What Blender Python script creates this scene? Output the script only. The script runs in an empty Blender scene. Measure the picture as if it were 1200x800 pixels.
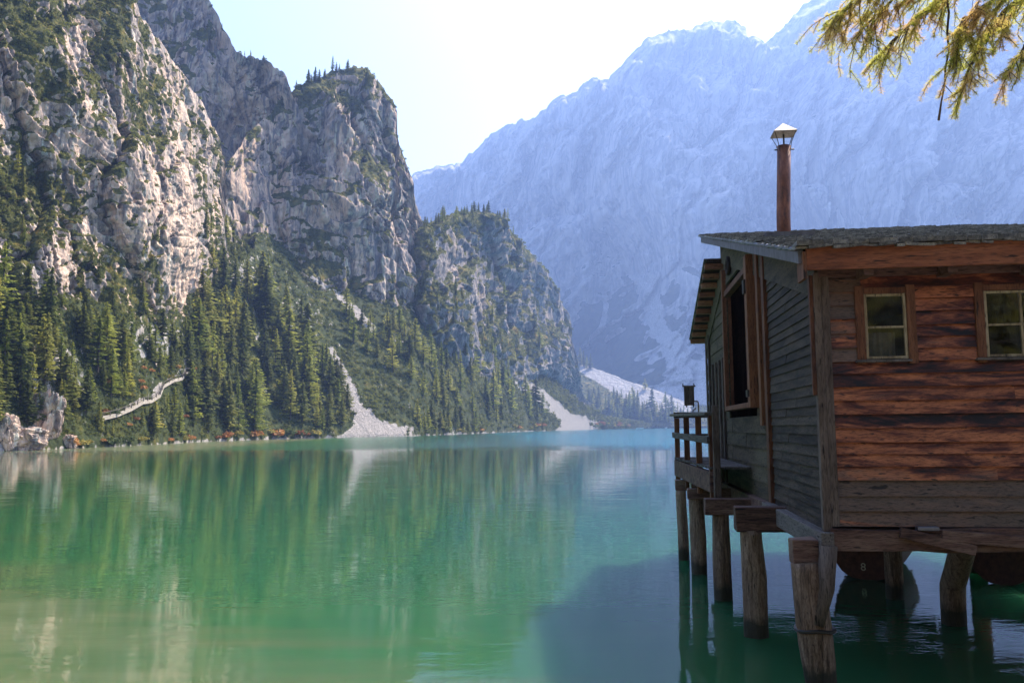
import bpy, math, random
import numpy as np
from math import sin, cos, tan, atan, radians, pi, sqrt
from mathutils import Vector, Matrix

random.seed(7)
rng = np.random.default_rng(11)
SC = bpy.context.scene
COL = SC.collection

# ------------------------------------------------------------------ camera model (1200 px wide photograph)
HZ, H, F, RO = 501.0, 2.6, 1000.0, 0.009
th = atan((HZ - 400) / F)
cf = np.array([0, cos(th), sin(th)]); u0 = np.array([0, -sin(th), cos(th)]); r0 = np.array([1.0, 0, 0])
cr = r0 * cos(RO) - u0 * sin(RO); cu = u0 * cos(RO) + r0 * sin(RO)
CAM = np.array([0, 0, H])

def rays(x, y):
    x = np.asarray(x, float); y = np.asarray(y, float)
    return cf + cr * ((x - 600) / F)[..., None] - cu * ((y - 400) / F)[..., None]

def P(x, y, Y):
    d = rays(x, y)
    return CAM + d * (np.asarray(Y, float) / d[..., 1])[..., None]

def on_water(x, y):
    d = rays(x, y)
    return CAM + d * (-H / d[..., 2])[..., None]

cam_d = bpy.data.cameras.new('camera'); cam = bpy.data.objects.new('camera', cam_d); COL.objects.link(cam)
cam.matrix_world = Matrix(((cr[0], cu[0], -cf[0], 0), (cr[1], cu[1], -cf[1], 0), (cr[2], cu[2], -cf[2], H), (0, 0, 0, 1)))
cam_d.sensor_width = 36; cam_d.lens = 30.0; cam_d.clip_end = 30000; cam_d.clip_start = 0.05
SC.camera = cam

# ------------------------------------------------------------------ noise
def _hash(i, j, k, seed):
    h = (i * 73856093) ^ (j * 19349663) ^ (k * 83492791) ^ (seed * 2654435761)
    h = (h ^ (h >> 13)) * 1274126177
    h = h ^ (h >> 16)
    return (h & 0xFFFF).astype(np.float64) / 32767.5 - 1.0

def vnoise(x, y, z, seed=0):
    x = np.asarray(x, float); y = np.asarray(y, float) + 0 * x; z = np.asarray(z, float) + 0 * x
    xi = np.floor(x).astype(np.int64); yi = np.floor(y).astype(np.int64); zi = np.floor(z).astype(np.int64)
    fx = x - xi; fy = y - yi; fz = z - zi
    sx = fx * fx * fx * (fx * (fx * 6 - 15) + 10); sy = fy * fy * fy * (fy * (fy * 6 - 15) + 10); sz = fz * fz * fz * (fz * (fz * 6 - 15) + 10)
    out = 0
    for a in (0, 1):
        for b in (0, 1):
            for c in (0, 1):
                hx = _hash(xi + a, yi + b, zi + c, seed); hy = _hash(xi + a, yi + b, zi + c, seed + 101); hz = _hash(xi + a, yi + b, zi + c, seed + 202)
                g = hx * (fx - a) + hy * (fy - b) + hz * (fz - c)
                out = out + g * (sx if a else 1 - sx) * (sy if b else 1 - sy) * (sz if c else 1 - sz)
    return out * 1.4

def fbm(x, y, z, o=4, seed=0, gain=0.5):
    s = 0; a = 1.0; f = 1.0
    for i in range(o):
        s = s + a * vnoise(x * f, y * f, z * f, seed + i * 7); a *= gain; f *= 2.03
    return s

def ridged(x, y, z, o=4, seed=0, gain=0.5):
    s = 0; a = 1.0; f = 1.0
    for i in range(o):
        s = s + a * (1 - 2.2 * np.abs(vnoise(x * f, y * f, z * f, seed + i * 7))); a *= gain; f *= 2.07
    return s

def worley(x, y, seed=0):
    """2D cells: value of the nearest cell, gap to the second nearest, and the tilt inside the cell"""
    xi = np.floor(x).astype(np.int64); yi = np.floor(y).astype(np.int64)
    d1 = np.full(x.shape, 9.0); d2 = np.full(x.shape, 9.0); v = np.zeros(x.shape); tl = np.zeros(x.shape)
    z0 = np.zeros_like(xi)
    for a in (-1, 0, 1):
        for b in (-1, 0, 1):
            cx, cy = xi + a, yi + b
            px = cx + 0.5 + 0.45 * _hash(cx, cy, z0, seed); py = cy + 0.5 + 0.45 * _hash(cx, cy, z0, seed + 5)
            d = np.hypot(x - px, y - py)
            hv = _hash(cx, cy, z0, seed + 9); tx = _hash(cx, cy, z0, seed + 13); ty = _hash(cx, cy, z0, seed + 17)
            t = (x - px) * tx * 1.3 + (y - py) * ty * 0.8
            near = d < d1
            d2 = np.where(near, d1, np.minimum(d2, d)); v = np.where(near, hv, v); tl = np.where(near, t, tl); d1 = np.where(near, d, d1)
    return v, d2 - d1, tl

def sstep(a, b, x):
    t = np.clip((x - a) / (b - a), 0, 1); return t * t * (3 - 2 * t)

def pl(pts):
    xs = [p[0] for p in pts]; ys = [p[1] for p in pts]
    return lambda x: np.interp(x, xs, ys)

# ------------------------------------------------------------------ materials
def mat(name):
    m = bpy.data.materials.new(name); m.use_nodes = True
    nt = m.node_tree; nt.nodes.clear()
    out = nt.nodes.new('ShaderNodeOutputMaterial')
    return m, nt, out

class N:
    """small node helper"""
    def __init__(s, nt): s.nt = nt
    def new(s, t, **k):
        n = s.nt.nodes.new(t)
        for a, b in k.items(): setattr(n, a, b)
        return n
    def link(s, a, b): s.nt.links.new(a, b)
    def setin(s, n, key, v):
        i = n.inputs[key]
        if hasattr(v, 'is_output') or isinstance(v, bpy.types.NodeSocket): s.link(v, i)
        else: i.default_value = v
    def coord(s, kind='Object', scale=(1, 1, 1), rot=(0, 0, 0)):
        t = s.new('ShaderNodeTexCoord'); m = s.new('ShaderNodeMapping')
        m.inputs['Scale'].default_value = scale; m.inputs['Rotation'].default_value = rot
        s.link(t.outputs[kind], m.inputs['Vector']); return m.outputs[0]
    def noise(s, vec, scale, detail=4, rough=0.55, dist=0.0, lac=2.0):
        n = s.new('ShaderNodeTexNoise'); s.link(vec, n.inputs['Vector'])
        n.inputs['Scale'].default_value = scale; n.inputs['Detail'].default_value = detail
        n.inputs['Roughness'].default_value = rough; n.inputs['Distortion'].default_value = dist; n.inputs['Lacunarity'].default_value = lac
        return n.outputs['Fac']
    def voro(s, vec, scale, feature='F1'):
        n = s.new('ShaderNodeTexVoronoi'); n.feature = feature; s.link(vec, n.inputs['Vector']); n.inputs['Scale'].default_value = scale
        return n.outputs['Distance']
    def ramp(s, fac, stops):
        r = s.new('ShaderNodeValToRGB'); s.link(fac, r.inputs[0])
        el = r.color_ramp.elements
        while len(el) < len(stops): el.new(0.5)
        for e, (p, c) in zip(el, stops):
            e.position = p
            if not hasattr(c, '__len__'): c = (c, c, c)
            e.color = (c[0], c[1], c[2], 1)
        return r.outputs[0]
    def mixc(s, fac, a, b, blend='MIX'):
        m = s.new('ShaderNodeMix'); m.data_type = 'RGBA'; m.blend_type = blend
        s.setin(m, 0, fac)
        for k, v in ((6, a), (7, b)):
            if isinstance(v, bpy.types.NodeSocket): s.link(v, m.inputs[k])
            else: m.inputs[k].default_value = (v[0], v[1], v[2], 1)
        return m.outputs[2]
    def math(s, op, a, b=0.5, c=None, clamp=False):
        m = s.new('ShaderNodeMath'); m.operation = op; m.use_clamp = clamp
        s.setin(m, 0, a); s.setin(m, 1, b)
        if c is not None: s.setin(m, 2, c)
        return m.outputs[0]
    def attr(s, name):
        a = s.new('ShaderNodeAttribute'); a.attribute_name = name; return a.outputs['Fac']
    def bump(s, h, strength, dist, normal=None):
        b = s.new('ShaderNodeBump'); s.link(h, b.inputs['Height']); s.setin(b, 'Strength', strength); s.setin(b, 'Distance', dist)
        if normal is not None: s.link(normal, b.inputs['Normal'])
        return b.outputs[0]
    def pbr(s, out, color, rough=0.8, spec=0.3, normal=None, metal=0.0, trans=0.0, transl=None):
        p = s.new('ShaderNodeBsdfPrincipled')
        if isinstance(color, bpy.types.NodeSocket): s.link(color, p.inputs['Base Color'])
        else: p.inputs['Base Color'].default_value = (*color, 1)
        s.setin(p, 'Roughness', rough); s.setin(p, 'Specular IOR Level', spec); s.setin(p, 'Metallic', metal)
        if normal is not None: s.link(normal, p.inputs['Normal'])
        sh = p.outputs[0]
        if transl:
            t = s.new('ShaderNodeBsdfTranslucent')
            if isinstance(color, bpy.types.NodeSocket): s.link(color, t.inputs['Color'])
            else: t.inputs['Color'].default_value = (*color, 1)
            mx = s.new('ShaderNodeMixShader'); mx.inputs[0].default_value = transl
            s.link(sh, mx.inputs[1]); s.link(t.outputs[0], mx.inputs[2]); sh = mx.outputs[0]
        s.link(sh, out.inputs['Surface']); return p

def rock_mat(name, px, base, warm, dark, vegc, bump=1.0, screec=(0.47, 0.44, 0.42)):
    """px: metres per photo pixel at the massif, sets the size of the detail"""
    m, nt, out = mat(name); n = N(nt)
    c = n.coord('Object', (1, 1, 1))
    cs = n.coord('Object', (1, 1, 0.28))
    big = n.noise(cs, 1 / (55 * px), 5, 0.6, 0.6)
    mid = n.noise(cs, 1 / (14 * px), 6, 0.65, 1.2)
    fine = n.noise(c, 1 / (4 * px), 5, 0.7)
    streak = n.noise(n.coord('Object', (1, 1, 0.12)), 1 / (9 * px), 4, 0.6, 0.4)
    col = n.mixc(n.ramp(big, [(0.38, 0), (0.62, 1)]), base, warm)
    col = n.mixc(n.attr('ochre_sunlit'), col, warm)  # ochre rock, with the warm tone of sunlit faces put into the colour
    col = n.mixc(n.ramp(streak, [(0.48, 0), (0.60, 0.85)]), col, dark)
    col = n.mixc(n.ramp(mid, [(0.40, 0.85), (0.50, 0)]), col, dark)
    col = n.mixc(n.ramp(n.noise(n.coord('Object', (1, 1, 0.18)), 1 / (7 * px), 5, 0.65, 0.5), [(0.54, 0), (0.68, 0.6)]), col, [min(v * 1.5, 0.72) for v in warm])
    col = n.mixc(n.math('MULTIPLY', n.attr('scree'), 1.0), col, n.mixc(n.ramp(n.noise(c, 1 / (1.6 * px), 5, 0.75), [(0.40, 0), (0.58, 1)]), [v * 0.42 for v in screec], screec))
    vn = n.noise(c, 1 / (6 * px), 4, 0.65)
    vf = n.math('ADD', n.attr('veg'), n.math('MULTIPLY', n.math('SUBTRACT', vn, 0.5), 1.1))
    vg = n.ramp(vf, [(0.42, 0), (0.56, 1)])
    vcol = n.ramp(n.noise(c, 1 / (11 * px), 3, 0.6), [(0.3, [v * 0.55 for v in vegc]), (0.5, vegc), (0.62, (vegc[0] * 1.7, vegc[1] * 1.35, vegc[2] * 0.9)), (0.75, (vegc[0] * 2.6, vegc[1] * 1.5, vegc[2]))])
    col = n.mixc(vg, col, vcol)
    h = n.math('ADD', n.math('MULTIPLY', mid, 1.0), n.math('MULTIPLY', fine, 0.5))
    h = n.math('ADD', h, n.math('MULTIPLY', n.voro(cs, 1 / (12 * px)), 0.5))
    nrm = n.bump(h, 1.0, 6 * px * bump)
    n.pbr(out, col, 0.95, 0.1, nrm)
    return m

def leaf_mat(name, stops, scale, transl=0.35, rough=0.7):
    m, nt, out = mat(name); n = N(nt)
    oi = n.new('ShaderNodeObjectInfo')
    f = n.noise(n.coord('Object'), scale, 2, 0.5)
    f = n.math('ADD', n.math('MULTIPLY', f, 0.7), n.math('MULTIPLY', n.math('SUBTRACT', oi.outputs['Random'], 0.2), 0.5))
    n.pbr(out, n.ramp(f, stops), rough, 0.2, transl=transl)
    return m

def wood_mat(name, cols, grain_axis='x', s=1.0, rough=0.75, bumpd=0.006, spec=0.25, gray=None, along=0.13, peel=0.65):
    """cols: dark, mid, light; grain runs along grain_axis; 'rnd' differs from board to board"""
    m, nt, out = mat(name); n = N(nt)
    ax = {'x': (along, 1, 1), 'y': (1, along, 1), 'z': (1, 1, along)}[grain_axis]
    tc = n.new('ShaderNodeTexCoord'); mp = n.new('ShaderNodeMapping'); n.link(tc.outputs['Object'], mp.inputs['Vector'])
    mp.inputs['Scale'].default_value = ax
    cmb = n.new('ShaderNodeCombineXYZ'); r = n.attr('rnd')
    for i in range(3): n.link(n.math('MULTIPLY', r, 37.0 + 11 * i), cmb.inputs[i])
    n.link(cmb.outputs[0], mp.inputs['Location'])
    v = mp.outputs[0]
    g1 = n.noise(v, 5 * s, 5, 0.6, 1.5); g2 = n.noise(v, 22 * s, 6, 0.7, 0.8); g3 = n.noise(v, 90 * s, 3, 0.6)
    f = n.math('ADD', n.math('MULTIPLY', n.math('SUBTRACT', g1, 0.5), peel), n.math('MULTIPLY_ADD', g2, 0.45, 0.325))
    f = n.math('ADD', f, n.math('MULTIPLY', n.math('SUBTRACT', r, 0.5), 0.16))
    col = n.ramp(f, [(0.36, cols[0]), (0.50, cols[1]), (0.60, [0.5 * (a + b) for a, b in zip(cols[1], cols[2])]), (0.72, cols[2])])
    if gray is not None:
        gm = n.math('ADD', n.attr('gray'), n.math('MULTIPLY', n.math('SUBTRACT', n.noise(v, 3.2 * s, 4, 0.6, 0.8), 0.5), 1.6))
        col = n.mixc(n.ramp(gm, [(0.45, 0), (0.62, 0.9)]), col, n.mixc(g2, [x * 0.55 for x in gray], [x * 1.3 for x in gray]))
    col = n.mixc(n.ramp(g3, [(0.35, 0.55), (0.5, 0)]), col, [x * 0.3 for x in cols[0]])
    crack = n.ramp(n.noise(v, 34 * s, 2, 0.5, 0.3), [(0.30, 0.9), (0.36, 0)])
    col = n.mixc(crack, col, (0.008, 0.006, 0.005))
    h = n.math('ADD', n.math('MULTIPLY', g2, 0.7), n.math('MULTIPLY', g3, 0.4))
    n.pbr(out, col, rough, spec, n.bump(h, 0.9, bumpd))
    return m

# ------------------------------------------------------------------ mesh helpers
def mesh_obj(name, verts, faces, material, parent=None, attrs=None, smooth=False, loc=None):
    me = bpy.data.meshes.new(name)
    verts = np.asarray(verts, np.float32)
    if isinstance(faces, np.ndarray):
        nf, k = faces.shape
        me.vertices.add(len(verts)); me.vertices.foreach_set('co', verts.ravel())
        me.loops.add(nf * k); me.loops.foreach_set('vertex_index', faces.astype(np.int32).ravel())
        me.polygons.add(nf); me.polygons.foreach_set('loop_start', np.arange(nf, dtype=np.int32) * k)
        me.polygons.foreach_set('loop_total', np.full(nf, k, np.int32))
    else:
        me.from_pydata(verts.tolist(), [], faces)
    if smooth: me.polygons.foreach_set('use_smooth', np.ones(len(me.polygons), bool))
    me.update(calc_edges=True); me.validate()
    if attrs:
        for k, v in attrs.items():
            a = me.attributes.new(k, 'FLOAT', 'POINT'); a.data.foreach_set('value', np.asarray(v, np.float32).ravel())
    me.materials.append(material)
    o = bpy.data.objects.new(name, me); COL.objects.link(o)
    if parent is not None: o.parent = parent
    if loc is not None: o.location = loc
    return o

def tag(o, label=None, cat=None, group=None, kind=None):
    if label: o['label'] = label
    if cat: o['category'] = cat
    if group: o['group'] = group
    if kind: o['kind'] = kind
    return o

def empty(name, loc=(0, 0, 0), rz=0.0):
    o = bpy.data.objects.new(name, None); COL.objects.link(o); o.location = loc; o.rotation_euler = (0, 0, rz); o.empty_display_size = 0.2
    return o

def copy_tree(o, parent=None):
    c = o.copy(); COL.objects.link(c); c.parent = parent
    for ch in list(KIDS.get(o.name, [])):
        copy_tree(ch, c)
    return c
KIDS = {}

class MB:
    def __init__(s): s.v = []; s.f = []; s.r = []; s.g = []
    def add(s, vs, fs, rnd=None, gray=0.0):
        b = len(s.v); s.v += [tuple(map(float, p)) for p in vs]; s.f += [tuple(b + i for i in f) for f in fs]
        r = random.random() if rnd is None else rnd
        s.r += [r] * len(vs); s.g += [gray] * len(vs)
    def box(s, x0, x1, y0, y1, z0, z1, rnd=None, gray=0.0, jit=0.0):
        vs = [(x, y, z) for x in (x0, x1) for y in (y0, y1) for z in (z0, z1)]
        if jit: vs = [tuple(c + random.uniform(-jit, jit) for c in p) for p in vs]
        s.add(vs, [(0, 1, 3, 2), (4, 6, 7, 5), (0, 4, 5, 1), (2, 3, 7, 6), (0, 2, 6, 4), (1, 5, 7, 3)], rnd, gray)
    def beam(s, a, b, w, h, up=(0, 0, 1), rnd=None, gray=0.0):
        a = Vector(a); b = Vector(b); d = (b - a).normalized(); u = Vector(up)
        if abs(d.dot(u)) > 0.95: u = Vector((1, 0, 0))
        sd = d.cross(u).normalized(); u = sd.cross(d).normalized()
        vs = [p + sd * (w / 2 * i) + u * (h / 2 * j) for p in (a, b) for i in (-1, 1) for j in (-1, 1)]
        s.add(vs, [(0, 1, 3, 2), (4, 6, 7, 5), (0, 4, 5, 1), (2, 3, 7, 6), (0, 2, 6, 4), (1, 5, 7, 3)], rnd, gray)
    def tube(s, pts, rads, n=10, rough=0.0, cap=True, rnd=None, seed=0):
        vs = []; fs = []; prev = None
        rg = random.Random(seed)
        ph = [1 + rough * rg.uniform(-1, 1) for _ in range(n)]
        pts = [Vector(p) for p in pts]
        for i, (p, r) in enumerate(zip(pts, rads)):
            d = (pts[min(i + 1, len(pts) - 1)] - pts[max(i - 1, 0)]).normalized()
            if prev is None:
                a = d.cross(Vector((0, 1, 0))) if abs(d.y) < 0.9 else d.cross(Vector((1, 0, 0)))
            else: a = prev - d * prev.dot(d)
            a.normalize(); prev = a; b = d.cross(a)
            for k in range(n):
                t = 2 * pi * k / n; ph[k] += rough * 0.25 * rg.uniform(-1, 1); ph[k] = 0.93 * (ph[k] - 1) + 1
                vs.append(p + (a * cos(t) + b * sin(t)) * r * ph[k])
        for i in range(len(pts) - 1):
            for k in range(n):
                fs.append((i * n + k, i * n + (k + 1) % n, (i + 1) * n + (k + 1) % n, (i + 1) * n + k))
        if cap:
            fs.append(tuple(range(n))[::-1]); fs.append(tuple((len(pts) - 1) * n + k for k in range(n)))
        s.add(vs, fs, rnd)
    def build(s, name, material, parent=None, smooth=False, bevel=0.0, loc=None):
        o = mesh_obj(name, s.v, s.f, material, parent, {'rnd': s.r, 'gray': s.g}, smooth, loc)
        if bevel:
            b = o.modifiers.new('bevel', 'BEVEL'); b.width = bevel; b.segments = 2; b.limit_method = 'ANGLE'; b.angle_limit = radians(50)
        if parent is not None: KIDS.setdefault(parent.name, []).append(o)
        return o

# ------------------------------------------------------------------ light, sky, air
SUN_AZ, SUN_EL = radians(38), radians(48)       # azimuth to the right of the view, over the far ridge
sdir = Vector((sin(SUN_AZ) * cos(SUN_EL), cos(SUN_AZ) * cos(SUN_EL), sin(SUN_EL)))
sd = bpy.data.lights.new('sun', 'SUN'); sd.energy = 5.0; sd.angle = radians(0.53); sd.color = (1.0, 0.90, 0.76)
so = bpy.data.objects.new('sun', sd); COL.objects.link(so); so.rotation_euler = (-sdir).to_track_quat('-Z', 'Y').to_euler(); so.location = (40, 40, 60)
w = bpy.data.worlds.new('World'); SC.world = w; w.use_nodes = True
nt = w.node_tree; nt.nodes.clear()
sky = nt.nodes.new('ShaderNodeTexSky'); sky.sky_type = 'NISHITA'; sky.sun_disc = False
sky.sun_elevation = SUN_EL; sky.sun_rotation = SUN_AZ; sky.altitude = 1500; sky.air_density = 1.0; sky.dust_density = 6.5; sky.ozone_density = 1.0
bg = nt.nodes.new('ShaderNodeBackground'); bg.inputs[1].default_value = 0.122
wo = nt.nodes.new('ShaderNodeOutputWorld'); nt.links.new(sky.outputs[0], bg.inputs[0]); nt.links.new(bg.outputs[0], wo.inputs[0])
vs_ = SC.view_settings; vs_.view_transform = 'Standard'; vs_.look = 'None'; vs_.gamma = 1; vs_.exposure = 1.75; vs_.use_curve_mapping = False
cy = SC.cycles; cy.use_denoising = True; cy.max_bounces = 6; cy.diffuse_bounces = 2; cy.glossy_bounces = 3; cy.transmission_bounces = 4
cy.volume_bounces = 0; cy.transparent_max_bounces = 8; cy.caustics_reflective = False; cy.caustics_refractive = False; cy.sample_clamp_indirect = 4.0

HAZE_D = 0.00025
m, nt, out = mat('air_haze')
pv = nt.nodes.new('ShaderNodeVolumePrincipled'); pv.inputs['Color'].default_value = (0.31, 0.48, 1.0, 1); pv.inputs['Density'].default_value = HAZE_D; pv.inputs['Anisotropy'].default_value = 0.35
nt.links.new(pv.outputs[0], out.inputs['Volume']); haze_m = m
b = MB(); b.box(-2600, 3400, -70, 3700, -7, 1650)
hz = b.build('haze', haze_m); tag(hz, kind='stuff')

# ------------------------------------------------------------------ shoreline, talus
shore_y = pl([(-400, 536), (-120, 532), (0, 528.5), (40, 527), (140, 523), (240, 517.5), (320, 514.5), (385, 513), (480, 511), (560, 508), (620, 505.5), (700, 503), (760, 501.8), (830, 500.6), (1300, 496.5)])
XG = np.arange(-320, 1241, 2.0)
Zsh = on_water(XG, shore_y(XG))[:, 1]
Zsh = np.minimum(Zsh, 1500)
Zshore = lambda x: np.interp(x, XG, Zsh)
tal_top = pl([(-320, 300), (0, 335), (60, 350), (100, 365), (160, 385), (200, 372), (240, 345), (290, 300), (330, 308), (370, 322), (400, 330), (430, 348), (470, 366), (520, 380), (560, 390), (600, 410), (640, 436), (680, 474), (710, 489), (760, 497.5), (830, 497), (1240, 494)])
tal_s = pl([(-320, 1.5), (0, 1.5), (200, 1.3), (260, 1.0), (400, 0.8), (500, 0.75), (600, 0.62), (700, 0.5), (1240, 0.4)])

def elev(x, y):
    d = rays(x, y); return d[..., 2] / d[..., 1]

def tal_depth(x, y):
    """depth where the ray of pixel (x, y) meets the talus plane"""
    s = tal_s(x); z0 = Zshore(x); e = elev(x, y)
    return (H + s * z0) / (s - e)

def polymask(X, Y, pts, wd):
    d = np.full(X.shape, 1e9)
    for (ax, ay, aw), (bx, by, bw) in zip(pts[:-1], pts[1:]):
        t = np.clip(((X - ax) * (bx - ax) + (Y - ay) * (by - ay)) / ((bx - ax) ** 2 + (by - ay) ** 2), 0, 1)
        dd = np.hypot(X - ax - t * (bx - ax), Y - ay - t * (by - ay)) / (aw + t * (bw - aw))
        d = np.minimum(d, dd)
    return 1 - sstep(0.7, 1.25, d * wd)

def blobs(X, Y, bl):
    s = np.zeros(X.shape)
    for cx, cy_, rx, ry, a in bl: s = s + a * np.exp(-((X - cx) / rx) ** 2 - ((Y - cy_) / ry) ** 2)
    return s

def grid_faces(nr, nc):
    i = np.arange(nr - 1)[:, None] * nc + np.arange(nc - 1)[None, :]
    i = i.ravel()
    return np.stack([i, i + 1, i + nc + 1, i + nc], 1)

def grid_normals(G):
    a = np.gradient(G, axis=1); b_ = np.gradient(G, axis=0)
    n = np.cross(a, b_); n /= np.linalg.norm(n, axis=2, keepdims=True) + 1e-9
    n *= np.sign(n[..., 1:2] * -1 + 1e-9)   # face the lake
    return n

GR = {}     # grids kept for planting: name -> (xs, X, Y, G, veg)

# the talus under the cliffs, from the shore up and on into the rock
xs = np.arange(-320, 860, 2.0); nr = 130
X = np.repeat(xs[None, :], nr, 0); V = np.linspace(0, 1, nr)[:, None] ** 0.9
ytop = np.maximum(tal_top(X) - np.where(X < 300, 10, 30), 250) ; ytop = np.where(X > 620, np.minimum(tal_top(X), 497.5), ytop)
sy = shore_y(X)
YY = sy + (ytop - sy) * V
D = tal_depth(X, YY); G = P(X, YY, D)
q = G / (D[..., None]) * 1000
px = D / 1000
lift = (fbm(q[..., 0] / 40, q[..., 1] * 0 + X / 60, q[..., 2] / 40, 4, 5) * 7 + ridged(q[..., 0] / 18, X / 30, q[..., 2] / 30, 3, 9) * 2.0) * sstep(0, 0.12, V)
lift = lift * np.where(YY > 485, 0.3, 1) * np.where(X < 240, 1.3, 0.6) * np.where(X > 640, 0.25, 1)
G[..., 2] += lift * px
G[0, :, 2] = -1.5; G[1, :, 2] = np.maximum(G[1, :, 2], 0.03)
scree = np.maximum.reduce([
    polymask(X, YY, [(388, 408, 2.5), (398, 430, 5), (410, 455, 6), (420, 480, 6), (428, 493, 12), (433, 513, 47)], 1.0),
    polymask(X, YY, [(588, 426, 2), (610, 442, 3.5), (640, 466, 5), (664, 488, 6), (672, 503, 30)], 1.0),
    polymask(X, YY, [(605, 450, 2), (640, 478, 3), (660, 492, 4)], 1.0) * 0.8,
    polymask(X, YY, [(395, 345, 3), (415, 362, 5), (435, 385, 5)], 1.0) * 0.9,
    polymask(X, YY, [(220, 425, 4), (205, 445, 4), (190, 458, 5), (150, 478, 3)], 1.0) * 0.35,
    polymask(X, YY, [(-20, 520, 20), (30, 515, 16), (60, 500, 12)], 1.0) * 0.8,
    (1 - sstep(0.0, 0.02, V + 0 * X)) * 0.9])
nz = fbm(q[..., 0] / 9, X / 9, q[..., 2] / 9, 4, 33)
nz2 = fbm(X / 5, YY / 9, X * 0, 4, 37)
scree = np.clip(scree + (nz * 0.6 + nz2 * 0.7) * (scree > 0.02) * (scree < 0.98) + nz2 * 0.5 * (YY < 500) * (scree > 0.5), 0, 1)
veg = np.clip(0.85 + nz * 0.4 + blobs(X, YY, [(60, 440, 40, 30, -0.4), (180, 400, 40, 30, -0.4), (350, 380, 30, 40, -0.25), (290, 330, 30, 40, -0.3)]), 0, 1) * (1 - scree)
mt = rock_mat('talus_ground', 0.28, (0.33, 0.31, 0.30), (0.42, 0.36, 0.30), (0.16, 0.15, 0.15), (0.040, 0.052, 0.018), 0.5, (0.38, 0.34, 0.31))
hill = mesh_obj('hillside', G.reshape(-1, 3), grid_faces(nr, len(xs)), mt, None, {'veg': veg, 'scree': scree, 'ochre_sunlit': 0 * veg}, True)
tag(hill, kind='structure')
GR['talus'] = (X, YY, G, veg)

# ------------------------------------------------------------------ cliffs
def rbf(ctrl, X, Y, eps=60.0):
    c = np.array(ctrl, float)
    if len(c) == 0: return np.zeros(X.shape)
    ph = lambda r2: np.sqrt(r2 + eps * eps)
    A = ph((c[:, None, 0] - c[None, :, 0]) ** 2 + (c[:, None, 1] - c[None, :, 1]) ** 2)
    A = np.block([[A, np.ones((len(c), 1))], [np.ones((1, len(c))), np.zeros((1, 1))]])
    wv = np.linalg.solve(A, np.append(c[:, 2], 0))
    out_ = np.full(X.shape, wv[-1])
    for k in range(len(c)): out_ = out_ + wv[k] * ph((X - c[k, 0]) ** 2 + (Y - c[k, 1]) ** 2)
    return out_

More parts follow.
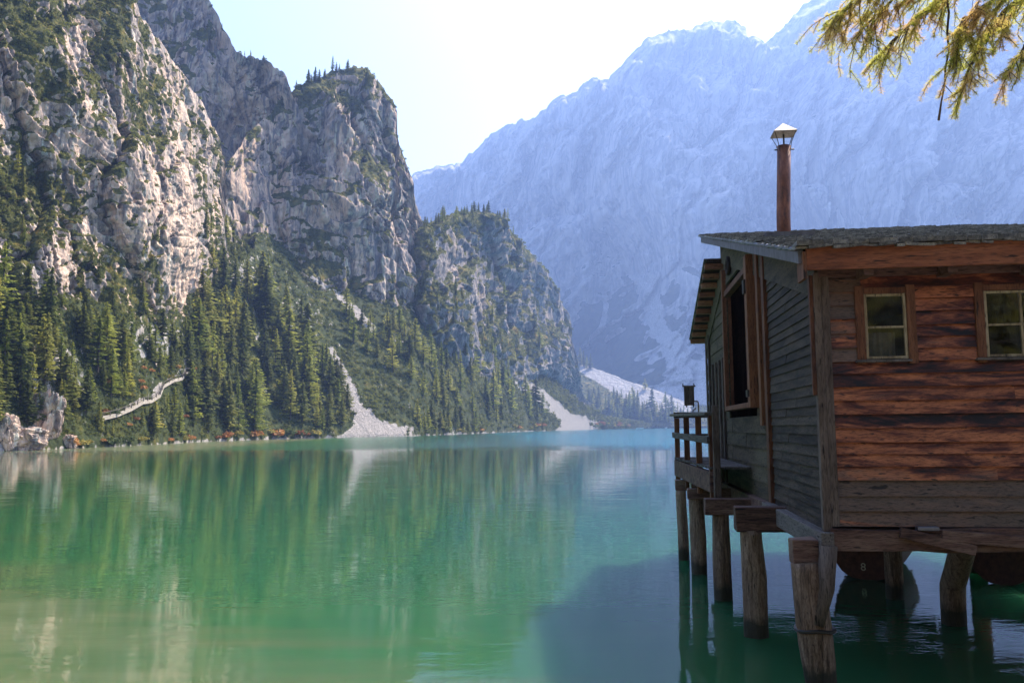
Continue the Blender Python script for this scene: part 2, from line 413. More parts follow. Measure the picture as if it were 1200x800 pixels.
def massif(name, x0, x1, step, top, bot, foot, beta, ctrl, direction, amp, mat_, seed, vegb=(), och_litb=(), screeb=None, ledge=0.5, vegbias=0.0, rough_sky=2.0, rows=None, back=0.35, fmax=1e9, vz=0.30, eps=60., stretch=2.6, det=1.0, base=None, shear=0.25, blk=1.0, cell=1.0, smooth_=False, relief=1.0, bigamp=8.0):
    """a rock massif: foot(x) is its depth at the bottom line, beta its mean steepness,
    ctrl = (x, y, depth change in px units); noise pushes the face along `direction`"""
    xs = np.arange(x0, x1 + step, step); nc = len(xs)
    tp = top(xs) + rough_sky * (fbm(xs / 14, xs * 0, xs * 0 + seed, 4, seed) + 0.8 * np.floor(2.2 * fbm(xs / 22, xs * 0 + 3, xs * 0 + seed, 3, seed + 4))) * np.where(top(xs) < -5, 0, 1)
    bt = bot(xs)
    nr = rows or int(max((bt - tp).max() / step, 20))
    V = np.linspace(0, 1, nr)[:, None]
    X = np.repeat(xs[None, :], nr, 0); Y = bt + (tp - bt) * V
    zf = foot(xs); e0 = elev(xs, base(xs) if base else bt); e = elev(X, Y)
    bet = beta(xs) if callable(beta) else beta
    D = zf * (bet - e0) / np.maximum(bet - e, 0.15)
    S = float(np.median(zf)); px = S / 1000
    D = D + rbf(ctrl, X, Y, eps) * px * relief
    G = P(X, Y, D)
    q = G / px
    wx = fbm(q[..., 0] / 90, q[..., 1] / 90, q[..., 2] / 120, 3, seed + 50) * 22
    a, b_, c = (q[..., 0] + wx), (q[..., 1] + wx * 0.7), q[..., 2]
    big = ridged(a / 110, b_ / 110, c / (110 * stretch), 3, seed)
    fin = fbm(q[..., 0] / 8, q[..., 1] / 8, c / 14, 4, seed + 6)
    # fractured blocks: leaning columns of rock at three sizes
    ww = fbm(X / 60, Y / 90, X * 0, 4, seed + 31) * 20; w2 = fbm(X / 14, Y / 20, X * 0, 3, seed + 32) * 5
    sx_ = X + (-Y) * shear + ww + w2; sy_ = Y + ww * 1.4 - w2
    v1, g1, t1 = worley(sx_ / (58 * cell), sy_ / (150 * cell), seed + 1)
    v2, g2, t2_ = worley(sx_ / (24 * cell) + 9, sy_ / (60 * cell), seed + 2)
    v3, g3, t3 = worley(sx_ / (9 * cell) + 3, (sy_ + w2 * 2) / (24 * cell), seed + 3)
    loc = sstep(-0.5, 0.7, vnoise(X / 90, Y / 70, X * 0, seed + 70))          # where the rock is broken and where it is smooth
    tz = c / 52 + fbm(a / 110, b_ / 110, c / 90, 3, seed + 9) * 1.6
    fr = tz - np.floor(tz)
    ter = (sstep(0.0, 0.22, fr) - fr)
    t2 = c / 15 + fbm(a / 50, b_ / 50, c / 40, 3, seed + 12) * 1.3
    ter2 = (sstep(0.0, 0.3, t2 - np.floor(t2)) - (t2 - np.floor(t2)))
    disp = big * bigamp + blk * (v1 * 8 + t1 * 16 - 7 * (1 - sstep(0, 0.16, g1)) + (0.35 + 0.9 * loc) * (v2 * 4.5 + t2_ * 8 - 4.0 * (1 - sstep(0, 0.2, g2))) + (0.3 + loc) * (v3 * 1.6 + t3 * 3.2 - 1.6 * (1 - sstep(0, 0.25, g3))) * det)
    ck = np.abs(vnoise((sx_ + fin * 2) / 15, sy_ / 95, X * 0, seed + 61)); ck2 = np.abs(vnoise((sx_ + fin * 2) / 6.5, sy_ / 34, X * 0, seed + 62))
    ck3 = np.abs(vnoise(X / 60 + Y / 200, (Y + X * 0.22 + ww) / 20, X * 0, seed + 63))
    disp = disp - 5.0 * (1 - sstep(0, 0.13, ck)) * (0.3 + loc) - 2.4 * (1 - sstep(0, 0.14, ck2)) * det * (0.3 + loc) - 3.0 * (1 - sstep(0, 0.10, ck3)) * loc
    disp = disp + fin * 1.9 * det - ter * 9 * ledge * (1.2 - loc) - ter2 * 3.0 * ledge * det
    dr = np.array(direction, float); dr /= np.linalg.norm(dr)
    edge = sstep(0, 0.05, 1 - V) * 0.8 + 0.2
    G = G + dr * (disp * amp * px * edge)[..., None]
    nrm = grid_normals(G)
    nzs = nrm[..., 2].copy()
    for _ in range(3):
        nzs[1:-1, 1:-1] = (nzs[1:-1, 1:-1] * 2 + nzs[:-2, 1:-1] + nzs[2:, 1:-1] + nzs[1:-1, :-2] + nzs[1:-1, 2:]) / 6
    vn = fbm(q[..., 0] / 30, q[..., 1] / 30, c / 30, 4, seed + 77)
    veg = sstep(vz - 0.12, vz + 0.30, nzs + vn * 0.45 + vegbias + blobs(X, Y, vegb))
    och = np.clip(blobs(X, Y, och_litb) + vn * 0.3, 0, 1)  # blobs of ochre rock and of sunlight painted onto the faces
    scr = np.zeros(X.shape)
    if screeb: 
        for pts in screeb: scr = np.maximum(scr, polymask(X, Y, pts, 1.0))
        scr = np.clip(scr + vn * 0.5 * (scr > 0.05), 0, 1)
    veg = veg * (1 - scr)
    # the far side, so that the rock is a solid body
    nb = 8
    Bk = []
    for k in range(1, nb + 1):
        t = k / nb
        g = G[-1].copy(); zt = g[:, 2].copy()
        g = g + np.array([(-dr[0]) * 0.6, 0.8, 0]) * (S * back * t)
        g[:, 2] = zt * (1 - t ** 1.5) - 5 * t
        Bk.append(g)
    GG = np.concatenate([G, np.array(Bk)], 0)
    pad = np.zeros((nb, nc))
    at = {'veg': np.concatenate([veg, pad + 0.6], 0), 'ochre_sunlit': np.concatenate([och, pad], 0), 'scree': np.concatenate([scr, pad], 0)}
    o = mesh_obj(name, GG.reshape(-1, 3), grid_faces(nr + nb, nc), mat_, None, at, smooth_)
    tag(o, kind='structure')
    GR[name + str(seed)] = (X, Y, G, veg)
    return o

def foot_from_talus(x, add=0.0):
    return tal_depth(x, tal_top(x)) * (1 + add)

VEG = (0.085, 0.090, 0.028)
rA = rock_mat('near_cliff_rock', 0.19, (0.46, 0.37, 0.315), (0.78, 0.54, 0.39), (0.155, 0.135, 0.13), VEG, 1.0)
rB = rock_mat('pillar_rock', 0.32, (0.34, 0.28, 0.25), (0.64, 0.44, 0.31), (0.12, 0.115, 0.125), VEG, 1.0)
rC = rock_mat('hump_rock', 0.50, (0.26, 0.24, 0.235), (0.40, 0.31, 0.25), (0.12, 0.115, 0.12), VEG, 1.0)
rD = rock_mat('far_mountain_rock', 2.2, (0.36, 0.35, 0.35), (0.43, 0.40, 0.37), (0.19, 0.19, 0.20), (0.035, 0.045, 0.025), 0.35, (0.52, 0.50, 0.48))

# near cliff, left
topA = pl([(-320, -130), (60, -110), (120, -60), (150, -15), (165, 22), (205, 75), (240, 128), (258, 165), (264, 235), (285, 288), (330, 332), (360, 372)])
botA = pl([(-320, 420), (0, 420), (100, 440), (200, 440), (240, 410), (290, 370), (330, 380), (360, 400)])
massif('cliff', -320, 358, 1.25, topA, botA, lambda x: tal_depth(x, tal_top(x)), 3.2,
       [(-320, 200, -60), (0, 100, -10), (0, 330, -6), (60, 180, 6), (100, 60, -14), (130, 180, -8), (160, 300, 10), (60, 300, -10), (205, 300, -28), (185, 150, 5), (240, 330, 26), (228, 200, -8), (262, 240, 30), (290, 320, 20), (20, 230, 20), (100, 420, 0), (240, 400, 0), (330, 370, 20), (150, 20, 10), (0, -50, 20)],
       (0.75, -0.66, 0.0), 1.3, rA, 21, relief=1.3, rough_sky=3.5,
       vegb=[(35, 35, 45, 30, 0.55), (20, 220, 50, 60, 0.35), (130, 40, 22, 40, 0.45), (170, 140, 14, 60, 0.35), (230, 250, 16, 60, 0.25), (60, 95, 30, 14, 0.3), (150, 330, 40, 30, 0.3), (285, 320, 40, 40, 0.6), (100, 40, 16, 26, -0.6), (214, 295, 22, 70, -1.1), (65, 310, 24, 40, -0.4), (10, 100, 14, 60, -0.5), (180, 220, 25, 50, -0.3), (140, 260, 40, 60, -0.15), (90, 380, 100, 30, 0.35), (190, 160, 60, 120, -0.1)],
       och_litb=[(105, 30, 20, 30, 0.9), (214, 285, 20, 75, 1.3), (15, 110, 14, 60, 0.7), (70, 320, 18, 40, 0.6), (95, 190, 14, 60, 0.5), (190, 220, 20, 40, 0.5), (195, 90, 16, 40, 0.4)], ledge=0.9, vegbias=0.38, vz=0.34, base=tal_top, cell=1.6, det=0.6)

# buttress behind the near cliff
topA2 = pl([(100, -120), (200, -60), (243, 0), (262, 30), (275, 52), (291, 70), (305, 68), (321, 72), (333, 90), (345, 118), (360, 150), (380, 200)])
botA2 = pl([(100, 300), (380, 300)])
massif('cliff', 110, 372, 1.3, topA2, botA2, lambda x: 300 + (x - 110) * 0.1, 2.6,
       [(180, 60, 10), (205, 120, -12), (240, 60, -6), (255, 160, 22), (285, 110, 0), (305, 90, -12), (330, 150, 8), (200, 200, -10), (280, 240, 24), (350, 250, 30)],
       (0.7, -0.7, 0), 1.3, rB, 43, relief=1.6, rough_sky=3.2, vegb=[(305, 70, 26, 6, 0.5), (255, 40, 20, 8, 0.3)], och_litb=[(205, 60, 12, 50, 0.6), (300, 110, 30, 40, 0.4)], ledge=0.6, vegbias=0.0, vz=0.34, cell=1.7, det=0.7)

# the free-standing pillar
topB = pl([(225, 270), (240, 240), (262, 203), (290, 160), (320, 130), (345, 104), (358, 98), (385, 90), (400, 82), (415, 79), (425, 82), (436, 92), (446, 100), (453, 110), (461, 117), (463, 140), (466, 168), (472, 180), (478, 198), (484, 212), (487, 240), (500, 275), (520, 330), (545, 385), (565, 420)])
botB = pl([(225, 440), (400, 440), (470, 440), (565, 450)])
massif('cliff', 226, 564, 1.1, topB, botB, lambda x: tal_depth(x, tal_top(x)), pl([(225, 2.6), (400, 3.2), (565, 3.2)]),
       [(230, 260, 70), (262, 230, 52), (300, 200, 30), (345, 180, 12), (395, 150, -22), (398, 250, -20), (385, 90, 0), (425, 110, -8), (440, 180, 2), (458, 140, 14), (470, 230, 4), (484, 240, 16), (430, 300, -2), (345, 290, 6), (290, 300, 26), (375, 330, -12), (450, 350, 4), (500, 350, 10), (520, 400, 10), (395, 400, 0), (300, 400, 0)],
       (0.45, -0.89, 0), 1.3, rB, 63, relief=1.7, rough_sky=3.0,
       vegb=[(340, 120, 70, 12, 0.25), (375, 320, 30, 40, 0.35), (430, 280, 16, 10, 0.3), (455, 190, 20, 12, 0.2), (395, 200, 16, 60, -0.4), (300, 230, 40, 40, -0.35), (410, 380, 60, 30, 0.35), (500, 340, 20, 40, 0.3)],
       och_litb=[(399, 150, 12, 70, 1.2), (390, 245, 20, 36, 1.2), (455, 240, 14, 80, 0.6), (345, 200, 30, 50, 0.4)],  # warm sunlit streaks along the ridge, painted into the rock colour
       screeb=[[(365, 325, 2), (395, 345, 4), (420, 366, 4), (445, 392, 5)]], ledge=0.7, vegbias=0.14, vz=0.34, base=tal_top, cell=1.9, det=0.6)

# the wooded hump beyond
topC = pl([(440, 300), (470, 275), (490, 264), (510, 259), (540, 249), (565, 248), (580, 254), (597, 270), (615, 291), (640, 321), (655, 351), (664, 372), (668, 400), (673, 440), (680, 466), (700, 484)])
botC = pl([(440, 450), (560, 450), (620, 470), (680, 488), (700, 492)])
massif('cliff', 442, 698, 1.1, topC, botC, lambda x: tal_depth(x, tal_top(x)), 2.6,
       [(470, 300, 40), (500, 300, 10), (520, 330, -6), (560, 320, 6), (540, 270, 0), (600, 320, -10), (625, 340, 4), (590, 400, -10), (640, 400, -6), (655, 420, -14), (668, 430, 20), (520, 400, 0), (620, 450, 0)],
       (0.5, -0.86, 0), 1.3, rC, 83, relief=1.8,
       vegb=[(545, 258, 60, 16, 0.6), (575, 400, 40, 24, 0.4), (600, 300, 20, 20, 0.25), (620, 360, 24, 40, 0.2), (500, 380, 30, 40, 0.2), (525, 310, 18, 24, -0.4), (640, 440, 10, 30, -0.2)],
       och_litb=[(525, 300, 16, 20, 0.4)], ledge=0.7, vegbias=0.22, vz=0.32, base=tal_top, cell=1.8, det=0.55)

# the great wall across the valley
topD = pl([(380, 260), (440, 235), (475, 222), (484, 208), (500, 200), (520, 198), (540, 194), (555, 176), (580, 156), (620, 140), (660, 115), (700, 95), (712, 95), (735, 70), (745, 58), (760, 47), (800, 37), (835, 27), (860, 24), (873, 30), (876, 44), (884, 46), (896, 54), (906, 44), (925, 24), (945, 5), (965, -15), (1010, -55), (1080, -80), (1300, -90), (1500, -60), (1650, 0), (1800, 90)])
botD = pl([(380, 502), (1800, 502)])
massif('mountain', 384, 1780, 2.0, topD, botD, lambda x: 2150 - (x - 380) * 0.80, pl([(380, 1.5), (700, 2.0), (900, 2.3), (1300, 2.4), (1800, 2.4)]),
       [(400, 400, 0), (500, 300, 60), (600, 250, 30), (640, 350, 30), (700, 200, -30), (740, 330, 90), (770, 380, 40), (700, 400, 110), (800, 250, -40), (790, 330, 20), (850, 330, 60), (880, 150, 10), (896, 60, 40), (940, 150, -20), (850, 80, 0), (1000, 250, -20), (1100, 100, 0), (700, 480, -60), (800, 480, -80), (900, 480, -60), (1200, 300, 0), (1700, 300, 0), (780, 440, -20), (640, 450, 60)],
       (0.1, -0.99, 0.0), 2.3, rD, 105, relief=1.4, bigamp=15.0,
       vegb=[(690, 385, 70, 60, 0.95), (790, 345, 80, 70, 0.75), (650, 420, 60, 40, 1.0), (740, 300, 40, 30, 0.4), (960, 230, 60, 30, 0.3), (590, 300, 40, 40, 0.3), (600, 330, 40, 40, 0.2), (770, 450, 30, 8, 0.3), (980, 270, 90, 60, 0.2), (745, 350, 18, 60, -0.4), (700, 450, 60, 20, 0.5), (900, 300, 100, 50, 0.15)],
       screeb=[[(760, 470, 14), (800, 455, 26), (830, 450, 30), (900, 455, 30), (1200, 460, 40)], [(752, 340, 9), (765, 390, 9), (790, 430, 16)], [(735, 330, 3), (757, 370, 5), (775, 405, 9)], [(690, 318, 5), (672, 345, 2), (652, 362, 2)], [(705, 345, 3), (702, 375, 3), (688, 402, 4)], [(852, 236, 1.5), (856, 258, 2.5), (850, 275, 1.5)], [(715, 300, 2), (722, 330, 2)]],
       ledge=0.15, vegbias=-0.55, vz=0.42, rough_sky=3.0, back=0.5, eps=90, stretch=2.2, det=0.45, shear=-0.5, blk=0.9, cell=1.35)

# scree fan below the wall, right of the hump
topF = pl([(640, 402), (662, 412), (678, 424), (700, 433), (740, 448), (770, 458), (790, 466), (820, 476), (860, 484), (1240, 486)])
botF = pl([(640, 500), (1240, 498)])
massif('scree_slope', 642, 1240, 2.0, topF, botF, lambda x: 1180 + 0 * x, 0.55, [(700, 450, 0), (900, 490, 0)], (0, -1, 0.3), 0.06, rC, 121, smooth_=True,
       vegb=[(660, 450, 30, 50, 1.2), (700, 475, 60, 22, 1.3), (780, 490, 120, 16, 1.3), (900, 490, 200, 14, 1.3)],
       screeb=[[(684, 432, 6), (720, 447, 13), (760, 464, 17), (800, 474, 16)]], ledge=0.1, vegbias=0.4, rough_sky=0.8, back=0.3, det=0.4)

# ------------------------------------------------------------------ ground sheet under everything, near shore
gm_, nt, out = mat('lake_floor'); n = N(nt)
n.pbr(out, n.ramp(n.noise(n.coord('Object'), 0.4, 5), [(0.3, (0.14, 0.15, 0.10)), (0.7, (0.30, 0.29, 0.22))]), 0.95, 0.1)
g = mesh_obj('ground', [(-2550, -65, -4), (3350, -65, -4), (3350, 3650, -4), (-2550, 3650, -4)], [(0, 1, 2, 3)], gm_); tag(g, kind='structure')
sm_, nt, out = mat('shore_gravel'); n = N(nt)
c = n.coord('Object'); nn = n.noise(c, 9, 6, 0.65)
n.pbr(out, n.ramp(nn, [(0.3, (0.10, 0.085, 0.06)), (0.5, (0.22, 0.19, 0.15)), (0.7, (0.36, 0.33, 0.28))]), 0.9, 0.2, n.bump(nn, 0.8, 0.04))
gx, gy = np.meshgrid(np.linspace(-60, 60, 160), np.linspace(-60, 7.2, 110))
edge = 5.2 + 0.9 * fbm(gx / 6, gy * 0, gx * 0, 3, 3) + 1.2 * np.clip((-gx - 4) / 30, 0, 3)
gz = np.where(gy < edge, np.minimum((edge - gy) * 0.16, 1.0 + (edge - gy) * 0.02), -(gy - edge) * 0.5) + 0.05 * fbm(gx / 1.5, gy / 1.5, gx * 0, 4, 8)
sh = mesh_obj('shore', np.stack([gx, gy, gz], -1).reshape(-1, 3), grid_faces(110, 160), sm_, smooth=True); tag(sh, kind='structure')

# ------------------------------------------------------------------ water
wm, nt, out = mat('lake_water'); n = N(nt)
geo = n.new('ShaderNodeTexCoord'); sep = n.new('ShaderNodeSeparateXYZ'); n.link(geo.outputs['Object'], sep.inputs[0])
Yc = sep.outputs[1]; Xc = sep.outputs[0]
# depth of the water follows the distance from the near shore: shallow sand, green shelf, deep turquoise
bands = n.noise(n.coord('Object', (0.05, 0.22, 1)), 1.0, 4, 0.55, 0.8)
lf = n.math('LOGARITHM', n.math('MAXIMUM', Yc, 4.0), 10.0)
lf = n.math('ADD', lf, n.math('MULTIPLY', n.math('SUBTRACT', bands, 0.5), 0.42))
lf = n.math('ADD', lf, n.math('MULTIPLY', Xc, 0.028))  # darker to the right: shade by the boathouse put into the water colour
lf = n.math('ADD', lf, n.math('MULTIPLY', n.math('SUBTRACT', n.noise(n.coord('Object', (0.35, 1.1, 1)), 1.0, 5, 0.6, 0.5), 0.5), 0.16))
lf = n.math('DIVIDE', lf, 3.0)
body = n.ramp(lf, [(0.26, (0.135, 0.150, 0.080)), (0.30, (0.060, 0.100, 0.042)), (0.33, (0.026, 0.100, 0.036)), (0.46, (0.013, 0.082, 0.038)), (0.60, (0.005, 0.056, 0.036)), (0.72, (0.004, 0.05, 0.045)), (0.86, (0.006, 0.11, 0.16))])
far = n.math('MULTIPLY', n.math('SUBTRACT', Yc, 95.0), 0.03)
far = n.math('ADD', far, n.math('MULTIPLY', n.math('SUBTRACT', n.noise(n.coord('Object', (0.01, 0.03, 1)), 1.0, 3), 0.5), 3.0), clamp=False)
far = n.ramp(far, [(0.0, 0.0), (1.0, 1.0)])
nearm = n.ramp(n.math('MULTIPLY', Yc, 0.1), [(0.0, 1.0), (1.0, 1.0)])
w1 = n.noise(n.coord('Object', (0.55, 1.3, 1)), 1.1, 3, 0.55, 0.3)
w2 = n.noise(n.coord('Object', (0.8, 1.5, 1)), 6.0, 3, 0.6, 0.2)
# local cat's-paws of finer ripples near the piles
paw = n.ramp(n.noise(n.coord('Object', (0.25, 0.5, 1)), 1.0, 2), [(0.50, 0.10), (0.62, 1.0)])
rt = n.ramp(n.math('ADD', n.math('MULTIPLY', Xc, 0.16), n.math('MULTIPLY', Yc, -0.03)), [(0.15, 0.15), (0.6, 1.0)])
paw = n.math('MULTIPLY', paw, rt)
h1 = n.bump(w1, 1.0, 0.0065)
h2 = n.bump(w2, n.math('MULTIPLY_ADD', paw, 0.85, 0.03), 0.016, h1)
w3 = n.noise(n.coord('Object', (0.35, 1.0, 1)), 1.2, 4, 0.6)
h3 = n.bump(w3, n.math('MULTIPLY', far, 1.0), 0.25, h2)
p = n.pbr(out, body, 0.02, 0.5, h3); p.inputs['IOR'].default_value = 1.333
p.subsurface_method = 'RANDOM_WALK'; p.inputs['Subsurface Weight'].default_value = 1.0; p.inputs['Subsurface Scale'].default_value = 7.0; p.inputs['Subsurface Radius'].default_value = (0.5, 1.0, 0.9)
n.setin(p, 'Roughness', n.math('MULTIPLY_ADD', far, 0.10, 0.012))
gx = np.concatenate([np.linspace(-1500, 1800, 40)]); 
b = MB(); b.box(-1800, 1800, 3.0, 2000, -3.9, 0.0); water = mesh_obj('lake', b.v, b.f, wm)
import bmesh as _bm
_b = _bm.new(); _b.from_mesh(water.data); _bm.ops.recalc_face_normals(_b, faces=_b.faces); _b.to_mesh(water.data); _b.free()
tag(water, kind='structure')
# ------------------------------------------------------------------ the boathouse on piles
red = [(0.009, 0.004, 0.004), (0.115, 0.027, 0.012), (0.46, 0.155, 0.060)]
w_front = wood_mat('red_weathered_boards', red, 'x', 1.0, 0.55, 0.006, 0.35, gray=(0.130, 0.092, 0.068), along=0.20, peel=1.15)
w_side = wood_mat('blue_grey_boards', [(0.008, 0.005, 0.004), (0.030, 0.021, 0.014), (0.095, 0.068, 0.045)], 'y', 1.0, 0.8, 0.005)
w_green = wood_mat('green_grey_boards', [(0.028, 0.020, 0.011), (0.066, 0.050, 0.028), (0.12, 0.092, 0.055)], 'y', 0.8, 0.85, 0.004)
w_trim = wood_mat('orange_brown_trim', [(0.035, 0.012, 0.006), (0.115, 0.042, 0.018), (0.22, 0.09, 0.04)], 'z', 1.0, 0.6)
w_trimx = wood_mat('orange_brown_fascia', [(0.08, 0.024, 0.010), (0.21, 0.066, 0.026), (0.33, 0.12, 0.05)], 'x', 0.8, 0.55)
w_gray = wood_mat('grey_timber', [(0.035, 0.028, 0.024), (0.090, 0.075, 0.065), (0.18, 0.155, 0.135)], 'y', 1.0, 0.85)
w_grayx = wood_mat('brown_grey_beam', [(0.035, 0.018, 0.014), (0.12, 0.062, 0.045), (0.23, 0.145, 0.105)], 'x', 1.0, 0.8)
w_grayz = wood_mat('grey_post', [(0.030, 0.020, 0.015), (0.080, 0.055, 0.042), (0.16, 0.12, 0.095)], 'z', 1.0, 0.85)
w_pile = wood_mat('bare_log', [(0.040, 0.024, 0.016), (0.16, 0.098, 0.062), (0.36, 0.25, 0.175)], 'z', 2.2, 0.8, 0.02)
_nt = w_pile.node_tree; n = N(_nt)                       # wet, algae-dark foot of the logs
_p = [x for x in _nt.nodes if x.type == 'BSDF_PRINCIPLED'][0]; _c = _p.inputs['Base Color'].links[0].from_socket
_tc = n.new('ShaderNodeTexCoord'); _s = n.new('ShaderNodeSeparateXYZ'); n.link(_tc.outputs['Object'], _s.inputs[0])
_w = n.math('ADD', _s.outputs[2], n.math('MULTIPLY', n.noise(_tc.outputs['Object'], 7, 4), 0.25))
_f = n.ramp(_w, [(0.30, 0.88), (0.42, 0.0)]); n.link(n.mixc(_f, _c, (0.022, 0.024, 0.014)), _p.inputs['Base Color'])
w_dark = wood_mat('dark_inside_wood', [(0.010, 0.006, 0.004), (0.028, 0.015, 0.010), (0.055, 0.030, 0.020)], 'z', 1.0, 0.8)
w_shingle = wood_mat('old_shingles', [(0.030, 0.026, 0.020), (0.10, 0.088, 0.068), (0.30, 0.27, 0.21)], 'y', 1.6, 0.5, 0.006, 0.45)
w_tile = wood_mat('red_batten', [(0.08, 0.03, 0.015), (0.22, 0.09, 0.045), (0.36, 0.19, 0.10)], 'x', 1.0, 0.7)
w_pale = wood_mat('pale_sash_wood', [(0.14, 0.10, 0.055), (0.30, 0.23, 0.13), (0.42, 0.35, 0.22)], 'z', 1.2, 0.6)

mm, nt, out = mat('weathered_zinc'); n = N(nt)
nn = n.noise(n.coord('Object'), 7, 5, 0.6)
n.pbr(out, n.ramp(nn, [(0.3, (0.08, 0.08, 0.095)), (0.7, (0.20, 0.20, 0.23))]), 0.42, 0.5, metal=0.6); zinc = mm
mm, nt, out = mat('rusty_pipe'); n = N(nt)
nn = n.noise(n.coord('Object', (1, 1, 0.35)), 16, 6, 0.65)
n.pbr(out, n.ramp(nn, [(0.3, (0.045, 0.018, 0.012)), (0.5, (0.17, 0.055, 0.026)), (0.7, (0.30, 0.115, 0.055))]), 0.55, 0.5, n.bump(nn, 0.5, 0.003), metal=0.25); rust = mm
mm, nt, out = mat('galvanised_cap'); n = N(nt)
nn = n.noise(n.coord('Object'), 30, 4)
n.pbr(out, n.ramp(nn, [(0.3, (0.12, 0.09, 0.07)), (0.7, (0.30, 0.26, 0.22))]), 0.45, 0.5, metal=0.7); cap_m = mm
mm, nt, out = mat('dusty_window_glass'); n = N(nt)
tr = n.new('ShaderNodeBsdfTransparent'); gl = n.new('ShaderNodeBsdfGlossy'); gl.inputs['Roughness'].default_value = 0.04
df = n.new('ShaderNodeBsdfDiffuse'); df.inputs['Color'].default_value = (0.16, 0.17, 0.14, 1)
fr = n.new('ShaderNodeFresnel'); fr.inputs[0].default_value = 1.5
m1 = n.new('ShaderNodeMixShader'); m2 = n.new('ShaderNodeMixShader')
n.link(n.math('MULTIPLY', fr.outputs[0], 0.8), m1.inputs[0]); n.link(tr.outputs[0], m1.inputs[1]); n.link(gl.outputs[0], m1.inputs[2])
n.link(n.ramp(n.noise(n.coord('Object'), 9, 5, 0.6), [(0.40, 0.0), (0.75, 0.16)]), m2.inputs[0]); n.link(m1.outputs[0], m2.inputs[1]); n.link(df.outputs[0], m2.inputs[2])
n.link(m2.outputs[0], out.inputs['Surface']); glass = mm
mm, nt, out = mat('iron'); n = N(nt); n.pbr(out, (0.05, 0.045, 0.04), 0.5, 0.5, metal=0.7); iron = mm
mm, nt, out = mat('black_lettering'); n = N(nt); n.pbr(out, (0.05, 0.04, 0.03), 0.7, 0.3); ink = mm

HUT = empty('boathouse', (3.149, 8.624, 0), -radians(7))
tag(HUT, 'weathered red-brown wooden boathouse on log piles in the lake, with rusty chimney pipe', 'boathouse')
WD, LN = 4.6, 7.6                       # width along the front, length of the main room
Z0, ZE, SL = 1.60, 4.15, 0.239          # foot of the boards, eave height, roof pitch
roofz = lambda v: ZE + 0.13 + SL * (v + 0.3)

def planks(u0, u1, z0, z1, pitch, place, holes=(), clip=None, thick=0.028, grayf=None, joint=2.2, lap=0.010):
    """courses of boards; place(mb, a0, a1, z0, z1, rnd, gray)"""
    mb = MB(); z = z0
    while z < z1 - 0.02:
        h = pitch * random.uniform(0.9, 1.1); zt = min(z + h, z1)
        a, b = (u0, u1) if clip is None else clip(zt)
        if b - a > 0.05:
            segs = [(a, b)]
            for hx0, hx1, hz0, hz1 in holes:
                if zt > hz0 + 0.01 and z < hz1 - 0.01:
                    ns = []
                    for s0, s1 in segs:
                        if hx1 <= s0 or hx0 >= s1: ns.append((s0, s1)); continue
                        if hx0 > s0: ns.append((s0, hx0))
                        if hx1 < s1: ns.append((hx1, s1))
                    segs = ns
            for s0, s1 in segs:
                cuts = [s0]; c = s0 + random.uniform(0.8, joint) * 1.3
                while c < s1 - 0.5: cuts.append(c); c += random.uniform(0.9, joint)
                cuts.append(s1)
                for c0, c1 in zip(cuts[:-1], cuts[1:]):
                    place(mb, c0 + 0.001, c1 - 0.001, z + 0.003, zt + lap, random.random(), grayf(0.5 * (c0 + c1), z) if grayf else 0.0)
        z = zt
    return mb

# front wall, facing the camera
win = [(0.395, 0.835, 3.235, 3.925), (1.535, 2.26, 3.235, 3.925)]
def front_pl(mb, a0, a1, z0, z1, r, g):
    t = random.uniform(0, 0.010); w_ = random.uniform(-0.004, 0.004)
    vs = [(a0, -0.042 - t, z0), (a1, -0.042 - t, z0 + w_), (a1, -0.016 - t, z1 + w_), (a0, -0.016 - t, z1), (a0, 0, z0), (a1, 0, z0 + w_), (a1, 0, z1 + w_), (a0, 0, z1)]
    mb.add(vs, [(0, 1, 2, 3), (4, 7, 6, 5), (0, 4, 5, 1), (3, 2, 6, 7), (0, 3, 7, 4), (1, 5, 6, 2)], r, g)
random.seed(5)
mb = MB()
# the strip of paler boards beside the corner, the red field, and the grey boards at the foot
for part in (planks(0.06, 0.39, 3.225, ZE - 0.06, 0.135, front_pl, grayf=lambda a, z: 0.62 if z > 2.9 else 0.30),
             planks(0.06, WD - 0.06, 2.05, 3.225, 0.128, front_pl, grayf=lambda a, z: 0.05 + 0.30 * random.random() ** 2, joint=2.6),
             planks(0.39, WD - 0.06, 3.225, ZE + 0.02, 0.128, front_pl, win, grayf=lambda a, z: 0.10 + 0.12 * random.random(), joint=2.6),
             planks(0.06, WD - 0.06, Z0, 2.05, 0.15, front_pl, grayf=lambda a, z: 0.78 if a < 9 else 0, joint=3.5)):
    b0 = len(mb.v); mb.v += part.v; mb.f += [tuple(i + b0 for i in f) for f in part.f]; mb.r += part.r; mb.g += part.g
mb.build('front_wall', w_front, HUT)
# top of the front wall: dark header under the eave
b = MB(); b.box(-0.02, WD + 0.02, -0.055, 0.02, 4.09, 4.20); b.build('header_board', w_grayx, HUT, bevel=0.004)

